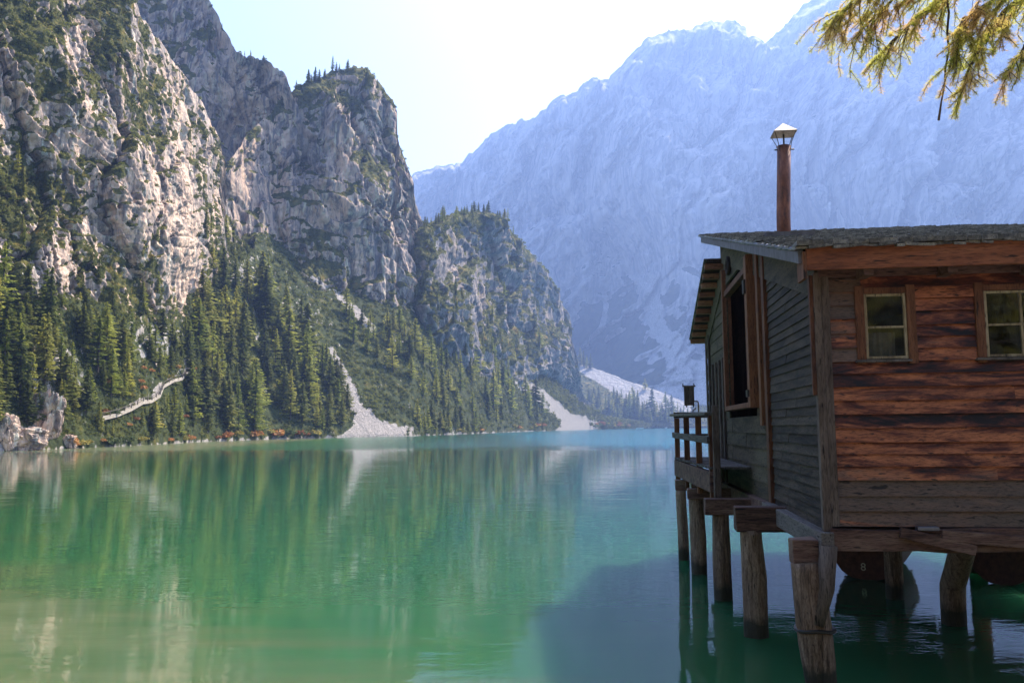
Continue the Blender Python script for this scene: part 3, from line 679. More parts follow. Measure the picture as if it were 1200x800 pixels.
def window(u0, u1, z0, z1, bars, fw):
    f = MB()
    for (a, b_, c, d) in ((u0 - fw, u0, z0 - 0.05, z1 + fw), (u1, u1 + fw, z0 - 0.05, z1 + fw)): f.box(a, b_, -0.062, 0.01, c, d, jit=0.003)
    f.box(u0, u1, -0.058, 0.01, z1, z1 + fw * 0.75, jit=0.003)
    W_ = f.build('window', w_trim, HUT, bevel=0.004)
    s = MB(); t = 0.028
    s.box(u0 + 0.002, u0 + t, -0.05, -0.012, z0, z1 - 0.002); s.box(u1 - t, u1 - 0.002, -0.05, -0.012, z0, z1 - 0.002)
    s.box(u0 + t, u1 - t, -0.05, -0.012, z1 - t, z1 - 0.003); s.box(u0 + t, u1 - t, -0.05, -0.012, z0, z0 + t)
    zc = (z0 + z1) / 2 - 0.01
    s.box(u0 + t, u1 - t, -0.047, -0.016, zc - 0.011, zc + 0.011)
    if bars: uc = (u0 + u1) / 2; s.box(uc - 0.012, uc + 0.012, -0.0485, -0.0145, z0 + t, zc - 0.012); s.box(uc - 0.012, uc + 0.012, -0.0485, -0.0145, zc + 0.012, z1 - t)
    s.build('sash', w_pale, W_, bevel=0.002)
    s = MB(); s.box(u0 - fw - 0.02, u1 + fw * 0.3, -0.085, 0.0, z0 - 0.032, z0 - 0.004, jit=0.003); s.build('sill', w_gray, W_, bevel=0.004)
    s = MB(); s.box(u0 + 0.01, u1 - 0.01, -0.034, -0.030, z0 + 0.01, z1 - 0.01); s.build('pane', glass, W_)
    KIDS.setdefault(HUT.name, [])
    return W_
window(0.41, 0.815, 3.25, 3.91, False, 0.085)
window(1.55, 2.24, 3.25, 3.91, True, 0.085)
b = MB()                                                  # rag of curtain inside the small window
vs = []; fs = []
for i in range(14):
    for j in range(2): vs.append((0.45 + i * 0.022, 0.10 + 0.018 * sin(i * 1.7), 3.27 + j * 0.26))
for i in range(13): fs.append((i * 2, i * 2 + 2, i * 2 + 3, i * 2 + 1))
b.add(vs, fs); cm, nt, out = mat('faded_cloth'); n = N(nt); n.pbr(out, (0.25, 0.24, 0.19), 0.9, 0.1, transl=0.3)
o = b.build('curtain', cm, HUT)

# side wall facing the lake (local x = 0): courses of boards along y
def side_pl(mb, a0, a1, z0, z1, r, g):
    t = random.uniform(0, 0.008)
    vs = [(-0.030 - t, a0, z0), (-0.030 - t, a1, z0), (-0.014 - t, a1, z1), (-0.014 - t, a0, z1), (0, a0, z0), (0, a1, z0), (0, a1, z1), (0, a0, z1)]
    mb.add(vs, [(0, 3, 2, 1), (4, 5, 6, 7), (0, 1, 5, 4), (3, 7, 6, 2), (0, 4, 7, 3), (1, 2, 6, 5)], r, g)
rz_v = lambda z: max((z - ZE - 0.0) / SL - 0.3, 0)
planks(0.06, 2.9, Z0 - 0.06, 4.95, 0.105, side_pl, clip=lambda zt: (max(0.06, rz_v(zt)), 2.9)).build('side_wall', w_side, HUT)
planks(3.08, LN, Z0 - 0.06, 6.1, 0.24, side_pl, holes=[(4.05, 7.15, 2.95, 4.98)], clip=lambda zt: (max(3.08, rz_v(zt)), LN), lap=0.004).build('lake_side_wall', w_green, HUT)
b = MB()
b.box(-0.075, 0.02, 2.90, 3.08, Z0 - 0.14, roofz(2.9) - 0.07); b.build('post', w_trim, HUT, bevel=0.006)
b = MB(); b.box(-0.085, 0.01, 3.32, 3.50, 2.6, roofz(3.32) - 0.07); b.build('post', w_trim, HUT, bevel=0.006)
# opening with frame, shutter folded half back and the dark room behind
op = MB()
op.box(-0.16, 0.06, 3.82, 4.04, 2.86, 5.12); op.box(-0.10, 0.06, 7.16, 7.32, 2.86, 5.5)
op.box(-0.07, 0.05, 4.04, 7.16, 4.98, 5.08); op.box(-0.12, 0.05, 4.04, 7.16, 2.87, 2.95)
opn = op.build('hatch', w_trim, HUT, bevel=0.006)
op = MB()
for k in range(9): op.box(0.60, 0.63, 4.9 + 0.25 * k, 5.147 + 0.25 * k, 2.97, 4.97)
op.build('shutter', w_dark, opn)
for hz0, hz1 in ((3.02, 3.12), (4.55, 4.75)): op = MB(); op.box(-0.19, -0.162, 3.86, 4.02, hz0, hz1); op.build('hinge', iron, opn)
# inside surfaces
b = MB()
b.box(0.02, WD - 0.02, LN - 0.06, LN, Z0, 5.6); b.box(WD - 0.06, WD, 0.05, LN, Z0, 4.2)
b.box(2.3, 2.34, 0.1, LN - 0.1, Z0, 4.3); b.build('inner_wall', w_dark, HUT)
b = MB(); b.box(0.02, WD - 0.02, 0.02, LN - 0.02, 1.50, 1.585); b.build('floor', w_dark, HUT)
b = MB()                                                  # right-hand outer wall
z = Z0
while z < 4.2:
    b.box(WD, WD + 0.03 + random.uniform(0, 0.006), 0.05, 10.7, z, z + 0.15); z += 0.155
b.build('end_wall', w_front, HUT)
# little round wreath-like knot hung high on the wall
b = MB(); pts = [(-0.075, 6.35 + 0.13 * cos(t), 5.42 + 0.13 * sin(t)) for t in np.linspace(0, 2 * pi, 15)]
b.tube(pts, [0.045] * 15, 7, 0.3, cap=False, seed=4); tag(b.build('wreath', w_dark, None, loc=None), 'small dark round wreath high on the green-grey side wall under the roof verge', 'wreath')
wre = bpy.data.objects['wreath']; wre.location = HUT.location; wre.rotation_euler = HUT.rotation_euler

# lower room at the far end, roof falling away
AN0, AN1 = LN, 10.8
rz2 = lambda v: 5.70 - 0.30 * (v - 7.5)
planks(AN0, AN1, 1.5, 5.75, 0.24, side_pl, clip=lambda zt: (AN0, min(AN1, 7.5 + (5.66 - zt) / 0.30)), lap=0.004).build('far_side_wall', w_green, HUT)
b = MB()
for y_ in (7.75, 8.35, 8.95, 9.55, 10.15, 10.7): b.box(-0.07, -0.036, y_, y_ + 0.13, 1.5, 3.9 if y_ < 10 else 4.6)
b.build('batten', w_grayz, HUT)
b = MB(); b.box(-0.02, WD, AN1 - 0.03, AN1, 1.5, 4.65); b.build('back_wall', w_green, HUT)
b = MB()
b.add([(-0.33, 7.45, rz2(7.45)), (WD + 0.3, 7.45, rz2(7.45)), (WD + 0.3, 11.25, rz2(11.25)), (-0.33, 11.25, rz2(11.25)), (-0.33, 7.45, rz2(7.45) + 0.05), (WD + 0.3, 7.45, rz2(7.45) + 0.05), (WD + 0.3, 11.25, rz2(11.25) + 0.05), (-0.33, 11.25, rz2(11.25) + 0.05)],
      [(0, 3, 2, 1), (4, 5, 6, 7), (0, 1, 5, 4), (2, 3, 7, 6), (0, 4, 7, 3), (1, 2, 6, 5)])
arf = b.build('far_roof', w_dark, HUT)
b = MB()
for k in range(10):
    v = 7.5 + k * 0.40
    b.box(-0.36, 0.9, v, v + 0.13, rz2(v) - 0.115, rz2(v) - 0.015, jit=0.006)
b.build('batten', w_tile, arf)
b = MB()
for k in range(22):
    v = 7.45 + k * 0.172; z = rz2(v) + 0.06
    for j in range(12):
        u = -0.38 + j * 0.43
        b.add([(u, v, z + 0.0), (u + 0.42, v, z), (u + 0.42, v + 0.24, z - 0.055), (u, v + 0.24, z - 0.055), (u, v, z - 0.03), (u + 0.42, v, z - 0.03), (u + 0.42, v + 0.24, z - 0.085), (u, v + 0.24, z - 0.085)],
              [(0, 1, 2, 3), (4, 7, 6, 5), (0, 4, 5, 1), (2, 6, 7, 3), (0, 3, 7, 4), (1, 5, 6, 2)])
b.build('shingles', w_shingle, arf)

# main roof: boarding, verge board, fascia, shingles
V0, V1 = -0.34, 9.0
def slope_box(mb, u0, u1, v0, v1, dz0, dz1, rnd=None, jit=0.0):
    vs = [(u, v, roofz(v) + dz + random.uniform(-jit, jit)) for u in (u0, u1) for v in (v0, v1) for dz in (dz0, dz1)]
    mb.add(vs, [(0, 1, 3, 2), (4, 6, 7, 5), (0, 4, 5, 1), (2, 3, 7, 6), (0, 2, 6, 4), (1, 5, 7, 3)], rnd)
b = MB(); slope_box(b, -0.20, WD + 0.3, V0 + 0.03, V1, 0.02, 0.07); roof = b.build('roof', w_dark, HUT)
b = MB(); slope_box(b, -0.27, -0.215, V0 + 0.02, V1, -0.085, 0.055); b.build('verge_board', zinc, roof, bevel=0.006)
b = MB(); pts = [(-0.29, v, roofz(v) + 0.058) for v in np.linspace(V0 + 0.02, V1, 8)]; b.tube(pts, [0.022] * 8, 8); b.build('verge_roll', zinc, roof, smooth=True)
b = MB(); b.box(-0.20, WD + 0.32, V0 - 0.035, V0 + 0.005, 4.115, 4.345, jit=0.002); b.build('fascia', w_trimx, roof, bevel=0.005)
b = MB(); b.box(-0.235, -0.20, V0 - 0.04, V0 + 0.25, 4.03, 4.30); b.build('bracket', w_trim, roof, bevel=0.004)
for k in range(6):
    b = MB(); u = 0.35 + k * 0.78; b.box(u, u + 0.09, V0 + 0.012, 0.35, 4.06, 4.17); b.build('rafter', w_grayx, roof)
random.seed(9)
sh_ = MB(); v = V0 - 0.09; row = 0
while v < V1 - 0.1:
    u = -0.31 + (0.05 if row % 2 else 0)
    while u < WD + 0.35:
        wd = random.uniform(0.08, 0.17); L_ = 0.34 + random.uniform(-0.03, 0.05); t = random.uniform(0.020, 0.036)
        va = v + random.uniform(-0.025, 0.02); lift = 0.088 + random.uniform(0, 0.030); dn = 0.062; cu_ = random.uniform(-0.014, 0.018)
        vs = [(u, va, roofz(va) + lift), (u + wd - 0.005, va, roofz(va) + lift + cu_), (u + wd - 0.005, va + L_, roofz(va + L_) + dn), (u, va + L_, roofz(va + L_) + dn)]
        vs += [(a_, b_, c_ - t) for a_, b_, c_ in vs]
        sh_.add(vs, [(0, 1, 2, 3), (4, 7, 6, 5), (0, 4, 5, 1), (2, 6, 7, 3), (0, 3, 7, 4), (1, 5, 6, 2)])
        u += wd
    v += 0.165; row += 1
sh_.build('shingles', w_shingle, roof)
b = MB()                                                   # doubled starter course at the eave
u = -0.30
while u < WD + 0.34:
    wd = random.uniform(0.09, 0.17); b.box(u, u + wd - 0.004, V0 - 0.10 + random.uniform(-0.015, 0.01), V0 + 0.15, 4.35, 4.395, jit=0.004); u += wd
b.build('eave_course', w_shingle, roof)

for nm_, mt_, a_, b_ in (('side_wall_top', w_side, 0.0, 2.9), ('lake_side_wall_top', w_green, 3.08, LN)):
    b = MB(); slope_box(b, -0.052, -0.001, a_, b_, -0.46, 0.02); b.build(nm_, mt_, HUT)
b = MB(); b.add([(x_, y_, rz2(y_) + dz) for x_ in (-0.052, -0.001) for y_ in (LN + 0.002, AN1) for dz in (-0.42, -0.01)], [(0, 1, 3, 2), (4, 6, 7, 5), (0, 4, 5, 1), (2, 3, 7, 6), (0, 2, 6, 4), (1, 5, 7, 3)]); b.build('far_wall_top', w_green, HUT)
# chimney pipe
cv, cu2 = 4.45, 0.53; cz = roofz(cv)
b = MB(); b.tube([(cu2, cv, cz - 0.2), (cu2 + 0.01, cv, cz + 0.4), (cu2 + 0.035, cv, cz + 0.95), (cu2 + 0.06, cv, cz + 1.52)], [0.105, 0.105, 0.104, 0.104], 24, 0.0); ch = b.build('chimney', rust, HUT, smooth=False)
for p_ in ch.data.polygons: p_.use_smooth = len(p_.vertices) == 4
b = MB(); b.tube([(cu2, cv, cz + 0.02), (cu2, cv, cz + 0.10)], [0.20, 0.125], 20); b.build('flashing', iron, ch)
b = MB(); b.box(cu2 - 0.32, cu2 + 0.42, cv - 0.2, cv + 0.25, cz + 0.03, cz + 0.13, jit=0.02); b.build('flashing', zinc, ch)
b = MB(); zt = cz + 1.72; cx_ = cu2 + 0.062; q = 0.175
b.add([(cx_ - q, cv - q, zt), (cx_ + q, cv - q, zt), (cx_ + q, cv + q, zt), (cx_ - q, cv + q, zt), (cx_, cv, zt + 0.17), (cx_ - q, cv - q, zt - 0.012), (cx_ + q, cv - q, zt - 0.012), (cx_ + q, cv + q, zt - 0.012), (cx_ - q, cv + q, zt - 0.012)],
      [(0, 1, 4), (1, 2, 4), (2, 3, 4), (3, 0, 4), (5, 6, 1, 0), (6, 7, 2, 1), (7, 8, 3, 2), (8, 5, 0, 3), (5, 8, 7, 6)])
b.build('rain_cap', cap_m, ch)
b = MB(); b.tube([(cx_, cv, cz + 1.50), (cx_, cv, zt)], [0.014, 0.014], 8)
for sx in (-1, 1):
    for sy in (-1, 1):
        b.tube([(cx_ + sx * 0.078, cv + sy * 0.07, cz + 1.42), (cx_ + sx * 0.10, cv + sy * 0.08, cz + 1.56), (cx_ + sx * 0.16, cv + sy * 0.15, zt)], [0.006] * 3, 6)
for sx in (-1, 1): b.tube([(cx_ + sx * 0.1, cv - 0.02, cz + 1.46), (cx_ + sx * 0.15, cv - 0.02, cz + 1.46)], [0.012, 0.012], 6)
b.build('cap_stay', iron, ch)

# corner posts, sill beams
b = MB(); b.box(-0.075, 0.005, -0.05, 0.06, Z0 - 0.05, 4.14, jit=0.004); b.build('corner_post', w_grayz, HUT, bevel=0.006)
b = MB(); b.box(0.006, 0.075, -0.062, 0.0, Z0 + 0.0, 4.10, jit=0.004); b.build('corner_post', w_grayz, HUT, bevel=0.006)
b = MB(); b.box(-0.115, -0.077, -0.04, 0.03, 2.9, 4.12, jit=0.003); b.build('corner_post', w_trim, HUT, bevel=0.004)
b = MB()
nseg = 18; us = np.linspace(-0.02, WD, nseg)
for i in range(nseg - 1):
    pass
vs = []; fs = []
for i, u in enumerate(us):
    zt = 1.585 - 0.015 * sin(u * 3) ; zb = 1.385 - 0.02 * sin(u * 1.9 + 1) - (0.03 if u > 0.9 else 0)
    vs += [(u, -0.075, zb), (u, -0.085, zt), (u, 0.11, zt), (u, 0.11, zb)]
for i in range(nseg - 1):
    for k in range(4): fs.append((i * 4 + k, (i + 1) * 4 + k, (i + 1) * 4 + (k + 1) % 4, i * 4 + (k + 1) % 4))
fs += [(0, 1, 2, 3), tuple((nseg - 1) * 4 + k for k in (3, 2, 1, 0))]
b.add(vs, fs, 0.3); b.build('sill_beam', w_grayx, HUT, bevel=0.008)
b = MB(); b.beam((-0.06, -0.12, 1.445), (-0.10, 3.1, 1.47), 0.13, 0.21, rnd=0.8); b.build('sill_beam', w_gray, HUT, bevel=0.01)
b = MB(); b.beam((-0.06, 3.1, 1.46), (-0.06, 10.7, 1.40), 0.13, 0.20, rnd=0.2); b.build('sill_beam', w_grayx, HUT, bevel=0.01)
b = MB(); b.beam((0.62, -0.125, 1.56), (1.30, -0.13, 1.39), 0.05, 0.10, rnd=0.1); b.build('brace', w_grayx, HUT, bevel=0.006)
b = MB(); b.beam((2.7, -0.125, 1.40), (1.0, -0.13, 1.53), 0.05, 0.11, rnd=0.6); b.build('brace', w_grayx, HUT, bevel=0.006)
b = MB(); b.box(0.78, 0.98, -0.14, -0.05, 1.575, 1.612); b.build('bracket', zinc, HUT, bevel=0.006)
# cross sleepers carried by the piles, sticking out on the lake side
for (y_, ue, z0_, z1_) in ((0.10, -0.37, 1.22, 1.47), (2.25, -0.64, 1.29, 1.62), (4.45, -0.80, 1.27, 1.54), (6.75, -0.88, 1.32, 1.52), (8.4, -0.98, 1.34, 1.54)):
    b = MB(); b.box(ue, WD if y_ > 1 else -0.13, y_ - 0.11, y_ + 0.11, z0_, z1_ - (0.02 if 1 < y_ < 8 else 0), jit=0.012)
    b.build('sleeper', w_grayx, HUT, bevel=0.012)

def pile(pts, rads, seed, nn=18, lab=None):
    P_ = [Vector(p) for p in pts]; fine = []; fr_ = []
    for i in range(len(P_) - 1):
        for k in range(8):
            t = k / 8; fine.append(P_[i].lerp(P_[i + 1], t)); fr_.append(rads[i] * (1 - t) + rads[i + 1] * t)
    fine.append(P_[-1]); fr_.append(rads[-1])
    mb = MB(); mb.tube(fine, fr_, nn, 0.10, seed=seed, rnd=(seed * 0.37) % 1)
    o = mb.build('pile', w_pile, HUT, smooth=True)
    return o
pile([(-0.10, 0.04, -0.6), (-0.15, 0.04, 0.1), (-0.20, 0.03, 0.65), (-0.24, 0.05, 1.24)], [0.15, 0.155, 0.17, 0.155], 1)
pile([(-0.41, 2.26, -0.6), (-0.42, 2.26, 0.0), (-0.42, 2.26, 0.7), (-0.45, 2.25, 1.30)], [0.14, 0.15, 0.15, 0.125], 2)
pile([(-0.54, 4.53, -0.6), (-0.56, 4.5, 0.6), (-0.56, 4.5, 1.30)], [0.135, 0.135, 0.125], 3)
pile([(-0.70, 6.79, -0.6), (-0.70, 6.79, 0.6), (-0.72, 6.79, 1.33)], [0.135, 0.14, 0.125], 4)
pile([(-0.84, 8.35, -0.6), (-0.86, 8.35, 0.6), (-0.88, 8.35, 1.34)], [0.11, 0.10, 0.10], 5)
pile([(2.00, 4.8, -0.6), (2.00, 4.8, 0.5), (1.98, 4.7, 1.30)], [0.125, 0.13, 0.12], 6)
pile([(2.24, 3.18, -0.6), (2.23, 3.1, 0.5), (2.2, 2.4, 1.30)], [0.15, 0.155, 0.15], 7)
pile([(4.15, 7.3, -0.6), (4.1, 7.1, 1.33)], [0.15, 0.15], 8)
pile([(4.3, 4.5, -0.6), (4.3, 4.5, 1.30)], [0.14, 0.14], 9)
pile([(4.4, 0.3, -0.6), (4.4, 0.2, 1.28)], [0.15, 0.15], 10)
pile([(4.35, 2.3, -0.6), (4.35, 2.3, 1.32)], [0.15, 0.15], 11)
pile([(2.1, 6.8, -0.6), (2.1, 6.8, 1.35)], [0.14, 0.14], 12)
b = MB(); b.tube([(-0.05, -0.09, 1.42), (-0.09, -0.08, 1.0), (-0.19, -0.10, 0.66)], [0.085, 0.08, 0.06], 10, 0.08, seed=6); b.build('brace', w_grayz, HUT, smooth=True)
b = MB(); b.tube([(-0.185 + 0.185 * cos(t), 0.035 + 0.18 * sin(t), 0.60 + 0.01 * sin(3 * t)) for t in np.linspace(0, 2 * pi, 20)], [0.018] * 20, 6, cap=False); b.build('iron_band', iron, HUT)

# landing stage on the lake side with its railing
RA = lambda t: (-0.66 - 0.26 * t, 4.75 + 4.45 * t)      # line of the rail, t from near to far end
dk = MB()
for k in range(30):
    t = k / 30; u, v = RA(t); dk.box(u - 0.02, -0.045, v, v + 0.138, 1.93, 1.965, jit=0.003)
dk.build('deck', w_gray, HUT)
b = MB(); u0_, v0_ = RA(0); u1_, v1_ = RA(1.0)
b.beam((u0_ + 0.03, v0_, 1.73), (u1_ + 0.03, v1_, 1.75), 0.09, 0.32, rnd=0.1); b.build('deck_beam', w_grayx, HUT, bevel=0.008)
rl = MB(); rl.beam((u0_ - 0.01, v0_ - 0.1, 2.79), (u1_ - 0.01, v1_ + 0.06, 2.83), 0.14, 0.05, rnd=0.7); rail = rl.build('railing', w_gray, HUT, bevel=0.006)
b = MB(); b.beam((u0_ - 0.02, v0_, 2.38), (u1_ - 0.02, v1_, 2.42), 0.045, 0.11, rnd=0.3); b.build('rail', w_gray, rail, bevel=0.004)
for t in (0.02, 0.33, 0.66, 0.985):
    u, v = RA(t); b = MB(); b.box(u + 0.0, u + 0.10, v - 0.055, v + 0.055, 1.45, 2.765, jit=0.004); b.build('post', w_trim, rail, bevel=0.006)
u, v = RA(1.0)
b = MB(); b.beam((u, v, 2.83), (-0.04, v, 2.83), 0.05, 0.12); b.beam((u + 0.12, v, 2.42), (-0.04, v, 2.42), 0.1, 0.05); b.build('rail', w_gray, rail, bevel=0.004)
# block under the near end, and the boarded box between stage and wall
b = MB(); b.box(-0.62, -0.52, 4.62, 4.74, 1.50, 2.92, jit=0.004); b.build('post', w_grayz, HUT, bevel=0.006)

# board on a curved iron holder standing on the rail
BRD = empty('notice_board', HUT.matrix_basis @ Vector((0, 0, 0))); BRD.rotation_euler = HUT.rotation_euler; BRD.location = HUT.location
tag(BRD, 'small upright wooden board on an iron hook at the railing of the landing stage', 'notice board')
uu, vv = RA(0.72)
b = MB(); b.box(uu + 0.06, uu + 0.25, vv - 0.02, vv + 0.02, 3.00, 3.36, jit=0.004); b.box(uu + 0.03, uu + 0.28, vv - 0.03, vv + 0.03, 3.36, 3.385); b.build('panel', w_grayz, BRD, bevel=0.003)
for du_ in (0.045, 0.255): b = MB(); b.tube([(uu + du_, vv, 3.36), (uu + du_ - 0.005, vv, 3.43)], [0.018, 0.006], 6); b.build('finial', iron, BRD)
for du_ in (0.10, 0.235): b = MB(); b.tube([(uu + du_, vv, 3.0), (uu + du_, vv, 2.955)], [0.013, 0.006], 6); b.build('finial', iron, BRD)
b = MB(); b.tube([(uu + 0.25, vv, 3.08), (uu + 0.31, vv, 3.08), (uu + 0.325, vv, 3.05), (uu + 0.33, vv, 2.80)], [0.014] * 4, 8); b.tube([(uu + 0.33, vv, 2.83), (uu + 0.22, vv, 2.84), (uu + 0.22, vv, 2.90), (uu + 0.28, vv, 2.95)], [0.014] * 4, 8)
b.build('holder', cap_m, BRD)

# thin white pole in the water beside the outer piles
pm, nt, out = mat('white_pole_paint'); n = N(nt); n.pbr(out, n.ramp(n.noise(n.coord('Object'), 6, 4), [(0.3, (0.45, 0.45, 0.42)), (0.7, (0.75, 0.75, 0.72))]), 0.5, 0.4)
pp = P(np.array(811.5), np.array(600.0), 16.2)
b = MB(); b.tube([(pp[0] + 0.05, pp[1], -0.6), (pp[0], pp[1], 0.6), (pp[0] - 0.02, pp[1], 1.55)], [0.018] * 3, 8); tag(b.build('mooring_pole', pm), 'thin white pole standing in the water between the two outermost piles', 'pole')

# ------------------------------------------------------------------ rowing boats
def boat_mat(name, col):
    m, nt, out = mat(name); n = N(nt)
    nn = n.noise(n.coord('Object', (0.3, 1, 1)), 14, 5, 0.6)
    n.pbr(out, n.ramp(nn, [(0.3, [c * 0.6 for c in col]), (0.7, [c * 1.25 for c in col])]), 0.65, 0.15, n.bump(nn, 0.4, 0.003)); return m
hull_m = boat_mat('varnished_hull', (0.085, 0.036, 0.022)); hullw = boat_mat('white_hull', (0.6, 0.6, 0.58)); inner_m = boat_mat('boat_inside', (0.26, 0.15, 0.08))
def boat(loc, rz, label, L=4.2, B=1.16, mark=False, hm=None, full=True, group=None, fb=0.14):
    root = empty('rowing_boat', loc, rz); tag(root, label, 'rowing boat', group)
    ns, nk = 17, 9; vs = []; fs = []
    for i in range(ns):
        t = i / (ns - 1); w_ = B / 2 * (0.84 + 0.16 * sin(min(t * 2.2, 1) * pi / 2)) * (1 - max(0, (t - 0.45) / 0.55) ** 2.2)
        sheer = 0.42 + 0.30 * max(0, t - 0.35) ** 1.6 + 0.04 * (1 - t); kz = -0.14 + 0.42 * max(0, (t - 0.72) / 0.28) ** 2
        for s in range(-nk, nk + 1):
            a = abs(s) / nk; lap = 0.012 * (1 - (a * 5 % 1))
            y = w_ * (sin(a * pi / 2) ** 0.72 + (lap if 0.1 < a < 0.99 else 0)) * (1 if s > 0 else -1)
            vs.append((t * L - L * 0.02, max(-w_ - .02, min(w_ + .02, y)), fb + kz + (sheer - kz) * a ** 1.9))
    m_ = 2 * nk + 1
    for i in range(ns - 1):
        for s in range(2 * nk): fs.append((i * m_ + s, i * m_ + s + 1, (i + 1) * m_ + s + 1, (i + 1) * m_ + s))
    inner = [(x, y * 0.955, z + 0.03 * (1 - abs(y) / B)) for x, y, z in vs]
    b = MB(); b.add(vs, fs, 0.5); h = b.build('hull', hm or hull_m, root, smooth=True)
    b = MB(); b.add(inner, [f[::-1] for f in fs], 0.5); b.build('lining', inner_m if hm is None else hm, root, smooth=True)
    b = MB(); tr_ = vs[:m_]; b.add([(x - 0.02, y, z) for x, y, z in tr_] + [(x + 0.015, y, z) for x, y, z in tr_], [tuple(range(m_)), tuple(range(2 * m_ - 1, m_ - 1, -1))] + [(k, k + 1, m_ + k + 1, m_ + k) for k in range(m_ - 1)], 0.4)
    tm = b.build('transom', hm or hull_m, root)
    b = MB()
    for s in (0, m_ - 1): b.tube([vs[i * m_ + s] for i in range(ns)], [0.026] * ns, 6)
    b.build('gunwale', inner_m if hm is None else hm, root)
    if full:
        for t in (0.12, 0.42, 0.7):
            i = int(t * (ns - 1)); ww = abs(vs[i * m_][1]) * 0.93
            b = MB(); b.box(t * L - 0.12, t * L + 0.12, -ww, ww, 0.26, 0.29); b.build('bench', inner_m, root, bevel=0.004)
    if mark:
        tc = bpy.data.curves.new('number', 'FONT'); tc.body = '8'; tc.size = 0.18; tc.extrude = 0.002; tc.align_x = 'CENTER'
        to = bpy.data.objects.new('number_tmp', tc); COL.objects.link(to); dg = bpy.context.evaluated_depsgraph_get()
        me = bpy.data.meshes.new_from_object(to.evaluated_get(dg)); bpy.data.objects.remove(to)
        me.materials.clear(); nm, nt, out = mat('cream_number_paint'); n = N(nt); n.pbr(out, (0.38, 0.32, 0.22), 0.7, 0.3); me.materials.append(nm)
        num = bpy.data.objects.new('number', me); COL.objects.link(num); num.parent = tm
        num.matrix_local = Matrix.Translation((-0.02 - L * 0.02 - 0.006, 0.06, 0.155)) @ Matrix.Rotation(-pi / 2, 4, 'Z') @ Matrix.Rotation(pi / 2, 4, 'X')
    return root
s1 = on_water(np.array(1022.0), np.array(680.0))
boat((s1[0], s1[1] + 0.15, 0), radians(62), 'brown rowing boat under the boathouse, its square stern with the number eight facing us', mark=True, B=1.3)
s2 = P(np.array(1195.0), np.array(668.0), 14.6)
boat((s2[0] - 0.5, 14.2, 0), radians(38), 'brown wooden rowing boat whose rounded side shows at the right edge behind the piles')
for (x, y, rz_, lab) in ((746, 502.3, 0.3, 'tiny white boat lying off the wooded far shore, left of the two'), (780, 501.6, 1.2, 'tiny white boat off the far shore close to the railing, right of the two')):
    s = on_water(np.array(float(x)), np.array(y)); s[1] *= 0.93; s[0] *= 0.93
    r_ = boat((s[0], s[1], 0.05), rz_, lab, L=9.0, B=2.8, hm=hullw, full=False); r_.scale = (1, 1, 2.2)
#PART3
# ------------------------------------------------------------------ conifers
spr_m = leaf_mat('spruce_needles', [(0.25, (0.080, 0.100, 0.018)), (0.5, (0.18, 0.200, 0.036)), (0.75, (0.31, 0.295, 0.058))], 0.4, 0.6)
lar_m = leaf_mat('larch_needles', [(0.25, (0.20, 0.24, 0.035)), (0.5, (0.36, 0.38, 0.060)), (0.8, (0.50, 0.46, 0.09))], 0.4, 0.6)
bark_m, nt, out = mat('conifer_bark'); n = N(nt)
n.pbr(out, n.ramp(n.noise(n.coord('Object', (1, 1, 0.3)), 6, 5), [(0.3, (0.035, 0.026, 0.020)), (0.7, (0.13, 0.10, 0.085))]), 0.9, 0.1)
scr_m = leaf_mat('dwarf_pine_leaves', [(0.3, (0.075, 0.088, 0.018)), (0.5, (0.16, 0.170, 0.036)), (0.7, (0.30, 0.26, 0.055))], 0.05, 0.55)
aut_m = [leaf_mat('orange_leaves', [(0.3, (0.22, 0.085, 0.025)), (0.6, (0.40, 0.17, 0.05)), (0.8, (0.5, 0.28, 0.09))], 0.6, 0.35),
         leaf_mat('yellow_leaves', [(0.3, (0.15, 0.13, 0.025)), (0.6, (0.28, 0.23, 0.045)), (0.8, (0.42, 0.34, 0.08))], 0.6, 0.35),
         leaf_mat('green_bush_leaves', [(0.3, (0.04, 0.055, 0.015)), (0.6, (0.09, 0.115, 0.03)), (0.8, (0.16, 0.17, 0.045))], 0.6, 0.35)]

